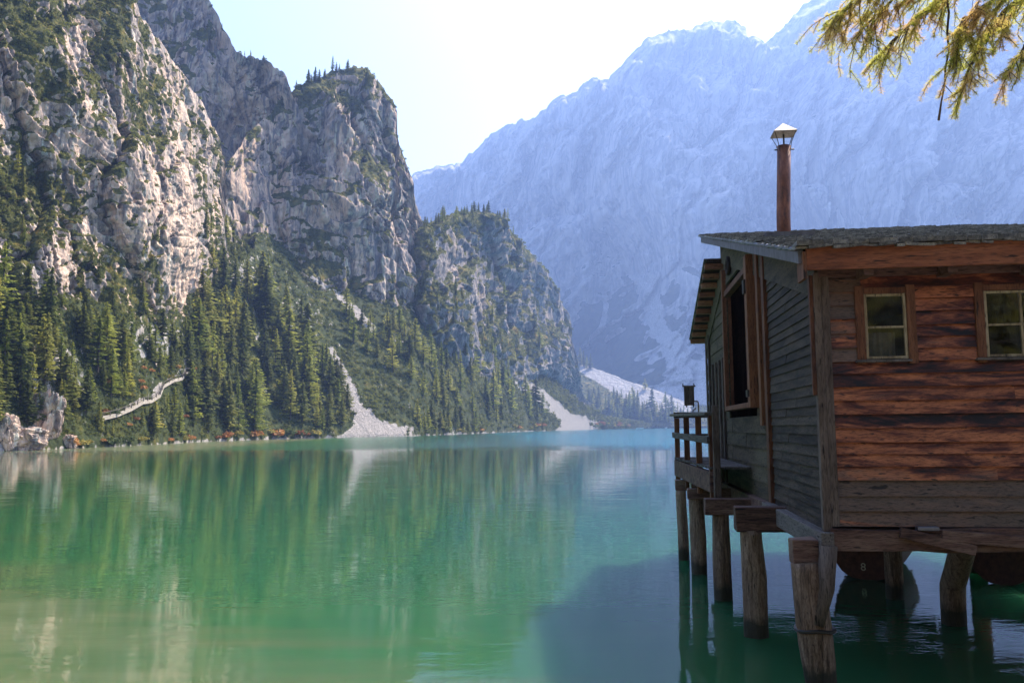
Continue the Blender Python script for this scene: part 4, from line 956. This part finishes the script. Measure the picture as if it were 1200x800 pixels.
def conifer_mesh(kind, seed, levels=30, per=10, tufts=5):
    """crown of a conifer one metre high: whorls of drooping branches set with tufts"""
    r = np.random.default_rng(seed); vs = []
    base_r = {'spruce': 0.17, 'larch': 0.17}[kind] * r.uniform(0.8, 1.25)
    z0 = r.uniform(0.05, 0.14)
    gap = r.uniform(0, 2 * pi)
    for L_ in range(levels):
        t = (L_ + r.uniform(-0.8, 0.8)) / levels; z = z0 + (1 - z0) * max(t, 0) ** 0.92
        R = base_r * ((1 - t) ** 0.80 + 0.03) * r.uniform(0.75, 1.15)
        if kind == 'larch' and r.random() < 0.2: continue
        for b_ in range(max(4, int(per * (1 - 0.5 * t)))):
            a = r.uniform(0, 2 * pi); Rb = R * r.uniform(0.65, 1.2) * (1 - 0.18 * cos(a - gap))
            dr_ = -0.28 if kind == 'spruce' else -0.10
            zj = r.normal(0, 0.016)
            for k in range(tufts):
                s = (k + 0.6) / tufts * r.uniform(0.85, 1.1)
                c = np.array([cos(a) * Rb * s, sin(a) * Rb * s, z + zj + dr_ * Rb * s + 0.10 * Rb * s * s + 0.008])
                out_ = np.array([cos(a), sin(a), dr_ + r.uniform(-0.5, 0.15)]); sd_ = np.array([-sin(a), cos(a), 0]) * r.uniform(0.6, 1.2) + r.normal(0, 0.35, 3)
                sz = (0.020 + 0.12 * R * (1 - 0.35 * s)) * r.uniform(0.7, 1.3)
                if kind == 'larch': sz *= 0.85
                p0 = c - out_ * sz * 0.7; p1 = c + sd_ * sz * 0.55; p2 = c + out_ * sz * 1.0; p3 = c - sd_ * sz * 0.55 + np.array([0, 0, -sz * 0.5])
                vs += [p0, p1, p2, p3]
    for k in range(14):
        z = 0.93 + 0.075 * k / 14; a = r.uniform(0, 6.28); q_ = 0.010
        vs += [np.array([0, 0, z + 0.012]), np.array([cos(a) * q_, sin(a) * q_, z - 0.004]), np.array([0, 0, z - 0.02]), np.array([-cos(a) * q_, -sin(a) * q_, z - 0.004])]
    V_ = np.array(vs); return V_, np.arange(len(V_)).reshape(-1, 4)

PROTO = {}
for kind in ('spruce', 'larch'):
    for k in range(5):
        V_, F_ = conifer_mesh(kind, 100 + k + (50 if kind == 'larch' else 0))
        me = bpy.data.meshes.new(kind + '_crown'); me.from_pydata(V_.tolist(), [], F_.tolist()); me.materials.append(spr_m if kind == 'spruce' else lar_m)
        tb = MB(); tb.tube([(0, 0, -0.04), (0, 0, 0.5), (0, 0, 0.97)], [0.016, 0.010, 0.002], 7)
        tm = bpy.data.meshes.new(kind + '_trunk'); tm.from_pydata(tb.v, [], tb.f); tm.materials.append(bark_m)
        PROTO[(kind, k)] = (me, tm, V_, F_)

# leaf scale of the noise is in object units (trees are one metre high before scaling)
for m_ in (spr_m, lar_m):
    for nd in m_.node_tree.nodes:
        if nd.type == 'TEX_NOISE': nd.inputs['Scale'].default_value = 9.0

def plant(kind, pos, h, label, group):
    name = {'spruce': 'spruce_tree', 'larch': 'larch_tree'}[kind]
    cm_, tm_, _, _ = PROTO[(kind, random.randrange(5))]
    e_ = empty(name, tuple(pos), random.uniform(0, 6.28)); e_.scale = (h * random.choice([random.uniform(0.8, 1.2), random.uniform(1.1, 1.7)]),) * 2 + (h,)
    e_.rotation_euler[0] = random.uniform(-0.03, 0.03); e_.rotation_euler[1] = random.uniform(-0.03, 0.03)
    tag(e_, label, 'tree', group)
    c_ = bpy.data.objects.new('crown', cm_); COL.objects.link(c_); c_.parent = e_
    t_ = bpy.data.objects.new('trunk', tm_); COL.objects.link(t_); t_.parent = e_
    return e_

def pick(grid, x, y):
    Xg, Yg, Gg, vg = GR[grid]
    j = int(round((x - Xg[0, 0]) / (Xg[0, 1] - Xg[0, 0]))); j = max(0, min(Xg.shape[1] - 1, j))
    i = int(np.argmin(np.abs(Yg[:, j] - y))); return Gg[i, j].copy(), vg[i, j]
GK = [k for k in GR if k not in ('last',)]

random.seed(21)
def stand(grid, n_, xr, ytop_f, ybot_f, hr, larch, lab_s, lab_l, grp, bias=1.0, mind=7, cap=None):
    got = []; tries = 0
    while len(got) < n_ and tries < n_ * 60:
        tries += 1
        x = random.uniform(*xr); ya, yb = ytop_f(x), ybot_f(x)
        if yb - ya < 2: continue
        y = ya + (yb - ya) * random.random() ** bias
        if any(abs(x - a) < mind and abs(y - b_) < mind * 1.3 for a, b_ in got): continue
        p_, vg_ = pick(grid, x, y)
        if vg_ < 0.25: continue
        got.append((x, y))
        k_ = 'larch' if random.random() < larch(x) else 'spruce'
        h_ = random.uniform(*hr(x)) * (0.55 + 0.45 * random.random() ** 0.6) * p_[1] / 1000
        if cap is not None:
            hc = cap(x, y) * p_[1] / 1000
            if hc < h_: h_ = hc
            if h_ < 6 * p_[1] / 1000: continue
        plant(k_, p_ - np.array([0, 0, 0.01 * h_]), h_, (lab_s if k_ == 'spruce' else lab_l), grp + (', spruces' if k_ == 'spruce' else ', larches'))
    return got
Ls = lambda s: s
stand('talus', 40, (-30, 125), lambda x: 385, lambda x: 512, lambda x: (65, 105) if x < 60 else (45, 72), lambda x: 0.38,
      'dark spruce in the stand at the left edge above the boulders', 'light green larch in the stand at the left edge above the boulders', 'trees at the left edge')
path_y = pl([(112, 494), (118, 491), (135, 486), (152, 480), (176, 472), (190, 459), (202, 453), (217, 438), (225, 425)])
pcap = lambda x, y: 999 if (y < path_y(x) - 1 or x < 112 or x > 226) else max(y - path_y(x) - 3, 0)
stand('talus', 46, (120, 228), lambda x: 400, lambda x: 512, lambda x: (34, 58), lambda x: 0.42,
      'smaller spruce beside the lakeside footpath at the foot of the pale cliff', 'smaller larch beside the lakeside footpath at the foot of the pale cliff', 'trees by the footpath', cap=pcap, mind=5)
stand('talus', 92, (224, 412), pl([(222, 385), (260, 345), (300, 330), (350, 380), (390, 430), (418, 490)]), lambda x: 510 if x < 380 else 504, lambda x: (50, 78) if x < 365 else (34, 52), lambda x: 0.42,
      'tall dark spruce in the dense grove left of the scree beach', 'tall green larch in the dense grove left of the scree beach', 'trees of the dense grove', mind=6)
stand('talus', 70, (405, 640), pl([(405, 352), (450, 380), (520, 402), (600, 436), (640, 470)]), pl([(405, 400), (450, 432), (480, 452), (520, 485), (560, 505), (640, 500)]), lambda x: (26, 46), lambda x: 0.75,
      'spruce on the slope between the two scree fans', 'light green larch on the slope between the two scree fans', 'trees between the scree fans', mind=5)
stand('talus', 16, (486, 560), lambda x: 499, lambda x: 507, lambda x: (20, 36), lambda x: 0.5,
      'low spruce at the water line right of the scree beach', 'low larch at the water line right of the scree beach', 'trees at the water line', mind=4)
gscr = [k for k in GR if k.startswith('scree')][0]
stand(gscr, 78, (688, 826), pl([(688, 470), (740, 476), (800, 480), (826, 484)]), lambda x: 498, lambda x: (16, 31) if x < 790 else (12, 22), lambda x: 0.5,
      'small distant spruce in the wood below the right-hand scree slope', 'small distant larch in the wood below the right-hand scree slope', 'trees below the right scree slope', mind=3)
stand(gscr, 12, (672, 800), pl([(672, 422), (700, 431), (740, 446), (800, 468)]), pl([(672, 427), (700, 436), (740, 451), (800, 473)]), lambda x: (12, 20), lambda x: 0.5,
      'small spruce on the upper rim of the right-hand scree slope', 'small larch on the upper rim of the right-hand scree slope', 'trees on the rim of the scree slope', mind=3)

def names_of(seed): return [k for k in GR if k != 'last']
keys = [k for k in GR if k.startswith('cliff')]
kA, kA2, kB, kC = keys
def rim(grid, pts, hr, larch, lab_s, lab_l, grp):
    for x, dy in pts:
        Xg, Yg, Gg, vg = GR[grid]; j = int(round((x - Xg[0, 0]) / (Xg[0, 1] - Xg[0, 0]))); yt = Yg[-1, j]
        p_, _ = pick(grid, x, yt + dy); k_ = 'larch' if random.random() < larch else 'spruce'; h_ = random.uniform(*hr) * p_[1] / 1000
        plant(k_, p_ - np.array([0, 0, 0.03 * h_]), h_, lab_s if k_ == 'spruce' else lab_l, grp + (', spruces' if k_ == 'spruce' else ', larches'))
rim(kB, [(361, 1), (365, 2), (369, 1), (374, 3), (381, 1), (390, 1), (394, 2), (398, 0), (347, 3), (340, 6), (330, 8), (352, 6), (320, 10), (407, 0)], (9, 19), 0.2,
    'spruce on the summit ridge of the pointed pillar of rock', 'larch on the summit ridge of the pointed pillar of rock', 'trees on the pillar top')
rim(kC, [(x, random.uniform(0, 10)) for x in np.linspace(486, 600, 34)], (9, 16), 0.5,
    'spruce on the crown of the rounded wooded hump', 'larch on the crown of the rounded wooded hump', 'trees on the hump')
rim(kA2, [(288, 0), (296, 1), (262, 1), (312, 1)], (6, 9), 0.2, 'tiny spruce on the skyline of the rock buttress behind the near cliff', 'tiny larch on the skyline of the rock buttress behind the near cliff', 'trees on the buttress skyline')
stand(kA, 26, (236, 352), pl([(236, 250), (285, 292), (352, 350)]), pl([(236, 350), (285, 345), (352, 392)]), lambda x: (24, 46), lambda x: 0.35,
      'spruce on the steep rib above the dense grove', 'light larch on the steep rib above the dense grove', 'trees on the rib above the grove', mind=6)
stand(kA, 26, (-10, 235), lambda x: 200 if x < 60 else 330, lambda x: 400, lambda x: (22, 44), lambda x: 0.4,
      'spruce clinging to the lower ledges of the near cliff', 'larch clinging to the lower ledges of the near cliff', 'trees on the near cliff', mind=9)
stand(kC, 18, (480, 625), lambda x: 340, lambda x: 432, lambda x: (18, 30), lambda x: 0.5,
      'spruce on a ledge half way up the wooded hump', 'larch on a ledge half way up the wooded hump', 'trees on the hump ledges', mind=6)
p_, _ = pick(kA, 4, 400); plant('larch', p_, 118 * p_[1] / 1000, 'tall bright green larch cut by the left picture edge, highest of its stand', 'tall larch at the picture edge')

# ------------------------------------------------------------------ bushes and dwarf pine
def clump(r, n_, flat=0.75):
    """unit clump of leaf-sized quads"""
    vs = []
    for _ in range(n_):
        d = r.normal(0, 1, 3); d /= np.linalg.norm(d); d[2] = abs(d[2]) * flat; c = d * r.uniform(0.45, 1.0)
        a = r.normal(0, 1, 3); a /= np.linalg.norm(a); b_ = np.cross(a, d); b_ /= np.linalg.norm(b_) + 1e-6
        s = r.uniform(0.16, 0.34)
        vs += [c - a * s, c + b_ * s * 0.7, c + a * s, c - b_ * s * 0.7]
    return np.array(vs)
rg = np.random.default_rng(5)
CL = [clump(rg, 22) for _ in range(8)]
def scrub(name, sets, material):
    AV = []
    for grid, n_, size, ymin, cond, th_ in sets:
        Xg, Yg, Gg, vg = GR[grid]
        w_ = np.clip(vg - th_, 0, 1) * (Xg > -60) * (Xg < 830) * (Yg > ymin) * (Yg < 512) * cond(Xg, Yg)
        # even density on the picture's own ground, by area of the cell
        pr = w_.ravel() / w_.sum(); idx = rg.choice(len(pr), n_, p=pr)
        P0 = Gg.reshape(-1, 3)[idx]
        for p0 in P0:
            c_ = CL[rg.integers(8)]; s_ = size * p0[1] / 1000 * rg.uniform(0.5, 1.4); a = rg.uniform(0, 6.28)
            R_ = np.array([[cos(a), -sin(a), 0], [sin(a), cos(a), 0], [0, 0, 1]])
            AV.append(c_ @ R_.T * s_ + p0)
    V_ = np.concatenate(AV); o = mesh_obj(name, V_, np.arange(len(V_)).reshape(-1, 4), material); tag(o, kind='stuff'); return o
one = lambda X, Y: np.ones(X.shape)
scrub('dwarf_pine', [('talus', 12500, 3.4, 262, one, 0.35), (kC, 2300, 3.0, 240, one, 0.35), (gscr, 500, 2.0, 430, one, 0.4)], scr_m)
scrub('ledge_shrubs', [(kA, 7500, 3.4, -20, one, 0.45), (kB, 2300, 2.8, 60, one, 0.5), (kA2, 350, 2.6, 0, one, 0.5)], scr_m)

def bush(x, y, s, k, label, group):
    p_, _ = pick('talus', x, y); r = np.random.default_rng(int(x * 7 + y)); c_ = np.concatenate([clump(r, 60) * 1.0, clump(r, 40) * 0.7 + np.array([0.5, 0.2, 0.1]), clump(r, 40) * 0.6 + np.array([-0.6, 0.1, 0.05])])
    s_ = s * p_[1] / 1000
    p_[2] += s_ * 0.35; p_[1] -= s_ * 0.8; o = mesh_obj('bush', c_ * s_, np.arange(len(c_)).reshape(-1, 4), aut_m[k], loc=tuple(p_)); tag(o, label, 'bush', group); return o
random.seed(3)
cols = ['orange autumn bush', 'yellow autumn bush', 'green bush']
for i in range(96):
    x = random.choice([random.uniform(75, 385), random.uniform(75, 385), random.uniform(486, 640), random.uniform(690, 740)])
    k = random.choices([0, 1, 2], [0.25, 0.3, 0.45])[0]; y = shore_y(x) - random.uniform(1.0, 5)
    if 255 < x < 310: k = random.choice([0, 0, 1])
    zone = 'on the shore left of the scree beach' if x < 385 else ('on the shore between the scree beaches' if x < 650 else 'on the far shore beyond the last beach')
    bush(x, y, random.uniform(4, 8.5) if x < 400 else random.uniform(3, 5), k, cols[k] + ' ' + zone, cols[k] + ' ' + zone)
for i in range(26):
    x = random.uniform(120, 230); y = random.uniform(430, 505); k = random.choices([0, 1, 2], [0.3, 0.3, 0.4])[0]
    bush(x, y, random.uniform(4, 7), k, cols[k] + ' on the slope around the lakeside footpath', cols[k] + ' around the footpath')

# ------------------------------------------------------------------ boulders at the left shore
def boulder(x, y, sx, sy, depth_f, seed, label, tilt=0.0):
    p_, _ = pick('talus', x, y); s_ = p_[1] / 1000
    bm = bpy.data.meshes.new('boulder'); import bmesh
    B_ = bmesh.new(); bmesh.ops.create_icosphere(B_, subdivisions=5, radius=1.0)
    co = np.array([v.co[:] for v in B_.verts]); q_ = co * 1.6 + seed * 3.1
    wv, wg, wt = worley(np.arctan2(co[:, 1], co[:, 0]) * 1.3 + seed, co[:, 2] * 1.7 + 0.3 * co[:, 0], seed)
    dn = 0.14 * wv + 0.22 * wt - 0.10 * (1 - sstep(0, 0.12, wg)) + 0.22 * fbm(q_[:, 0], q_[:, 1], q_[:, 2], 5, seed) + 0.12 * ridged(q_[:, 0] * 2, q_[:, 1] * 2, q_[:, 2] * 1.2, 3, seed)
    co2 = np.sign(co) * np.abs(co) ** 0.75 * (1 + dn)[:, None]
    co2 *= np.array([sx, sx * 0.9, sy]) * s_
    co2[:, 0] += co2[:, 2] * tilt
    for v, c_ in zip(B_.verts, co2): v.co = c_
    B_.to_mesh(bm); B_.free()
    a = bm.attributes.new('veg', 'FLOAT', 'POINT'); nv = co[:, 2]; a.data.foreach_set('value', np.clip((nv - 0.75) * 1.4, 0, 0.6).astype(np.float32))
    a = bm.attributes.new('ochre_sunlit', 'FLOAT', 'POINT'); a.data.foreach_set('value', np.full(len(co), 0.75, np.float32))
    bm.materials.append(rA); o = bpy.data.objects.new('boulder', bm); COL.objects.link(o); o.location = tuple(p_ - np.array([0, 0, sy * s_ * 0.1])); tag(o, label, 'boulder'); return o
boulder(50, 492, 17, 28, 1, 2, 'largest boulder at the left shore, tall and grey with an overhanging top', 0.25)
boulder(26, 516, 22, 12, 1, 5, 'broad pale pink boulder right at the water below the tallest one')
boulder(4, 508, 14, 20, 1, 8, 'pale boulder cut by the left picture edge')
boulder(18, 526, 7, 5, 1, 12, 'small round boulder in the water in front of the pink one')
boulder(80, 518, 8, 8, 1, 14, 'small boulder among the bushes right of the tallest boulder')

# ------------------------------------------------------------------ lakeside footpath with its wooden fence
path = [(118, 491), (135, 486), (152, 480), (166, 476), (176, 472), (186, 466), (190, 459), (202, 453), (212, 446), (217, 438), (221, 430)]
PW = [pick('talus', x, y)[0] + np.array([0.0, 0, 0.0]) for x, y in path]
vs = []; fs = []
for i, p_ in enumerate(PW):
    vs += [p_ + np.array([0.7, -0.9, 0.30]), p_ + np.array([0.75, -0.95, -0.35]), p_ + np.array([-0.5, 1.0, 0.45])]
for i in range(len(PW) - 1):
    a, c_ = i * 3, (i + 1) * 3; fs += [(a, a + 1, c_ + 1, c_), (a + 2, a, c_, c_ + 2)]
pmn, nt, out = mat('path_gravel'); n = N(nt); nn = n.noise(n.coord('Object'), 1.5, 5)
n.pbr(out, n.ramp(nn, [(0.3, (0.26, 0.22, 0.18)), (0.7, (0.42, 0.37, 0.31))]), 0.95, 0.1)
o = mesh_obj('path', vs, fs, pmn); tag(o, kind='structure')
FE = empty('path_fence', tuple(PW[0])); tag(FE, 'low wooden fence along the outer edge of the pale lakeside footpath', 'fence')
off = Vector(PW[0]); rl = MB()
for a, c_ in zip(PW[:-1], PW[1:]):
    A_ = Vector(a) + Vector((0.7, -0.88, 0.95)) - off; C_ = Vector(c_) + Vector((0.7, -0.88, 0.95)) - off
    rl.beam(A_, C_, 0.08, 0.09)
    for t in (0.0, 0.5):
        q_ = A_.lerp(C_, t); b = MB(); b.box(q_.x - 0.07, q_.x + 0.07, q_.y - 0.07, q_.y + 0.07, q_.z - 0.75, q_.z + 0.06); b.build('post', w_gray, FE)
rl.build('rail', w_gray, FE)

# ------------------------------------------------------------------ unseen wood added behind the near shore to shade the boathouse and darken its windows
AV = []; TV = []
for i in range(80):
    a = random.uniform(radians(-205), radians(12)); d_ = random.uniform(13, 34)
    x, y = d_ * cos(a) + 4, d_ * sin(a) - 2
    if y > 3 and x < 12: continue
    if y > 14: continue
    V_ = PROTO[('spruce', i % 5)][2]; hh = random.uniform(11, 18); w_ = hh * 1.35
    AV.append(V_ * np.array([w_, w_, hh]) + np.array([x, y, 0.8]))
V_ = np.concatenate(AV); o = mesh_obj('unseen_forest', V_, np.arange(len(V_)).reshape(-1, 4), spr_m); tag(o, kind='stuff')

# ------------------------------------------------------------------ the old larch over the near shore, limb reaching into view
ndl = leaf_mat('near_needles', [(0.25, (0.26, 0.33, 0.05)), (0.42, (0.48, 0.46, 0.09)), (0.55, (0.62, 0.42, 0.17)), (0.75, (0.60, 0.40, 0.20))], 5.0, 0.65)
T0 = Vector((5.3, 4.3, 0.15))
TR = empty('larch_tree', tuple(T0)); tag(TR, 'near conifer whose twigs of yellow-green needles hang into the top right corner', 'tree')
b = MB(); b.tube([(0, 0, -0.3), (0.02, 0, 0.5), (0.05, 0.05, 3), (0.0, 0.1, 6), (0, 0, 9.5)], [0.30, 0.23, 0.19, 0.13, 0.02], 14, 0.06, seed=3); b.build('trunk', bark_m, TR, smooth=True)
R3 = random.Random(77); tw = MB(); nv = []
def needles(p, d, L_, dens=1.0):
    n_ = int(L_ * 115 * dens)
    for k in range(n_):
        c_ = p + d * (L_ * k / max(n_, 1))
        for _ in range(5):
            s_ = Vector((R3.gauss(0, 1), R3.gauss(0, 1), R3.gauss(0, 1))); s_ = (s_ - d * s_.dot(d)).normalized(); nd = (s_ + d * R3.uniform(0.2, 0.9)).normalized()
            ln = R3.uniform(0.018, 0.032); sd_ = nd.cross(Vector((R3.random(), R3.random(), R3.random()))).normalized() * 0.0016
            nv.extend([c_ - sd_, c_ + sd_, c_ + nd * ln + sd_ * 0.4, c_ + nd * ln - sd_ * 0.4])
def twig(p, d, L_, r, depth):
    pts = [p.copy()]; n_ = max(4, int(L_ / 0.05)); dd = d.copy(); ds = []
    for k in range(n_):
        dd = (dd + Vector((R3.gauss(0, 0.10), R3.gauss(0, 0.10), R3.gauss(0, 0.08) - (0.05 if depth > 0 else 0.012)))).normalized()
        pts.append(pts[-1] + dd * (L_ / n_)); ds.append(dd.copy())
    tw.tube(pts, [r * (1 - 0.75 * k / n_) + 0.0008 for k in range(n_ + 1)], 5)
    bare = R3.random() < 0.22 and depth == 1
    for k in range(1, n_ + 1):
        if depth >= 1 and not bare:
            needles(pts[k - 1], ds[k - 1], L_ / n_, 1.0 if depth == 2 else 0.8)
        if depth < 2 and not bare and R3.random() < (1.35 if depth == 0 else 0.62):
            a_ = R3.choice([-1, 1]); side = ds[k - 1].cross(Vector((0, 0, 1))).normalized() * a_
            nd = (ds[k - 1] * 0.7 + side * R3.uniform(0.5, 1.0) + Vector((0, 0, R3.uniform(-0.8, 0.1)))).normalized()
            twig(pts[k], nd, (R3.uniform(0.22, 0.5) if depth == 0 else R3.uniform(0.06, 0.17)), r * 0.45, depth + 1)
def limb(target_pts, r0_):
    pts = [Vector(p) for p in target_pts]; fine = []
    for a, c_ in zip(pts[:-1], pts[1:]):
        for k in range(6): fine.append(a.lerp(c_, k / 6) + Vector((R3.gauss(0, 0.008), R3.gauss(0, 0.008), R3.gauss(0, 0.008))))
    fine.append(pts[-1]); n_ = len(fine)
    tw.tube(fine, [r0_ * (1 - 0.85 * k / (n_ - 1)) + 0.002 for k in range(n_)], 7)
    return fine
def Tp(x, y, Y): return Vector(P(np.array(float(x)), np.array(float(y)), Y)) - T0
specs = [([Vector((0, 0, 5.0)), Tp(1330, -150, 5.0), Tp(1200, -65, 5.3), Tp(1120, -15, 5.5), Tp(1075, 20, 5.6), Tp(1040, 55, 5.7)], 0.030),
         ([Vector((0, 0, 5.0)), Tp(1280, -130, 4.9), Tp(1130, -75, 5.1), Tp(1060, -40, 5.2), Tp(1010, -5, 5.3), Tp(985, 15, 5.35)], 0.026),
         ([Vector((0, 0, 4.8)), Tp(1330, -80, 5.3), Tp(1240, -30, 5.4), Tp(1180, 10, 5.5), Tp(1150, 50, 5.5), Tp(1128, 105, 5.55)], 0.024),
         ([Vector((0, 0, 4.7)), Tp(1340, -40, 5.0), Tp(1260, -5, 5.0), Tp(1225, 25, 5.1), Tp(1190, 70, 5.1)], 0.020)]
specs += [([Vector((0, 0, 5.0)), Tp(1330, -120, 5.1), Tp(1190, -60, 5.2), Tp(1110, -30, 5.3), Tp(1050, -5, 5.4), Tp(1010, 35, 5.4)], 0.022),
          ([Vector((0, 0, 4.9)), Tp(1330, -60, 5.1), Tp(1230, -20, 5.2), Tp(1165, 0, 5.3), Tp(1130, 20, 5.35), Tp(1120, 60, 5.4)], 0.022)]
for sp, r_ in specs:
    fine = limb(sp, r_); n_ = len(fine)
    for k in range(int(n_ * 0.38), n_):
        d_ = (fine[min(k + 1, n_ - 1)] - fine[k - 1]).normalized()
        for _ in range(3 if R3.random() < 0.5 else 2):
            side = d_.cross(Vector((0, 0, 1))).normalized() * R3.choice([-1, 1])
            nd = (d_ * R3.uniform(0.2, 0.8) + side * R3.uniform(0.2, 0.8) + Vector((0, 0, R3.uniform(-0.9, 0.15)))).normalized()
            twig(fine[k], nd, R3.uniform(0.12, 0.34), 0.0032, 1)
    twig(fine[-1], (fine[-1] - fine[-3]).normalized(), 0.14, 0.004, 1)
# the long bare hanging twig
tw.tube([Tp(1108, -10, 5.5), Tp(1112, 15, 5.5), Tp(1110, 38, 5.5), Tp(1112, 60, 5.52), Tp(1108, 80, 5.5), Tp(1107, 100, 5.5), Tp(1103, 120, 5.5), Tp(1100, 141, 5.5)], [0.009, 0.008, 0.008, 0.007, 0.007, 0.006, 0.006, 0.009], 6)
for _x, _y in ((1110, 38), (1108, 80), (1107, 100), (1112, 60)): twig(Tp(_x, _y, 5.5), Vector((R3.choice([-1, 1]) * 0.8, R3.uniform(-0.3, 0.3), -0.5)).normalized(), R3.uniform(0.08, 0.2), 0.0025, 1)
# the rest of the crown, above and behind the frame
for k in range(26):
    z_ = 3.6 + 5.4 * k / 26; a = k * 2.4; Lb = 2.3 * (1 - k / 30)
    if Vector((cos(a), sin(a))).dot(Vector((-0.75, 0.66))) > 0.25 and z_ < 6.2: a += 2.6
    e_ = Vector((cos(a) * Lb, sin(a) * Lb, z_ - 0.25 * Lb)); fine = limb([Vector((0, 0, z_)), Vector((cos(a) * Lb * 0.5, sin(a) * Lb * 0.5, z_ + 0.02)), e_], 0.03)
    d_ = (fine[-1] - fine[-3]).normalized()
    for q_ in range(3, len(fine), 2):
        for sgn in (-1, 1):
            side = d_.cross(Vector((0, 0, 1))).normalized() * sgn
            dd = (d_ * 0.5 + side * 0.8 + Vector((0, 0, -0.5))).normalized(); c0 = fine[q_]
            tw.tube([c0, c0 + dd * 0.45], [0.005, 0.002], 4, cap=False)
            for m_ in range(12):
                c_ = c0 + dd * 0.04 * m_; s_ = Vector((R3.gauss(0, 1), R3.gauss(0, 1), R3.gauss(0, 1))).normalized() * 0.05; t_ = s_.cross(dd).normalized() * 0.012
                nv.extend([c_ - t_, c_ + t_, c_ + s_ + t_, c_ + s_ - t_])
crn = tw.build('limb', bark_m, TR, smooth=True)
V_ = np.array([tuple(v) for v in nv]); o = mesh_obj('crown', V_, np.arange(len(V_)).reshape(-1, 4), ndl, TR)
print('needles', len(nv) // 4, 'objects', len(bpy.data.objects))
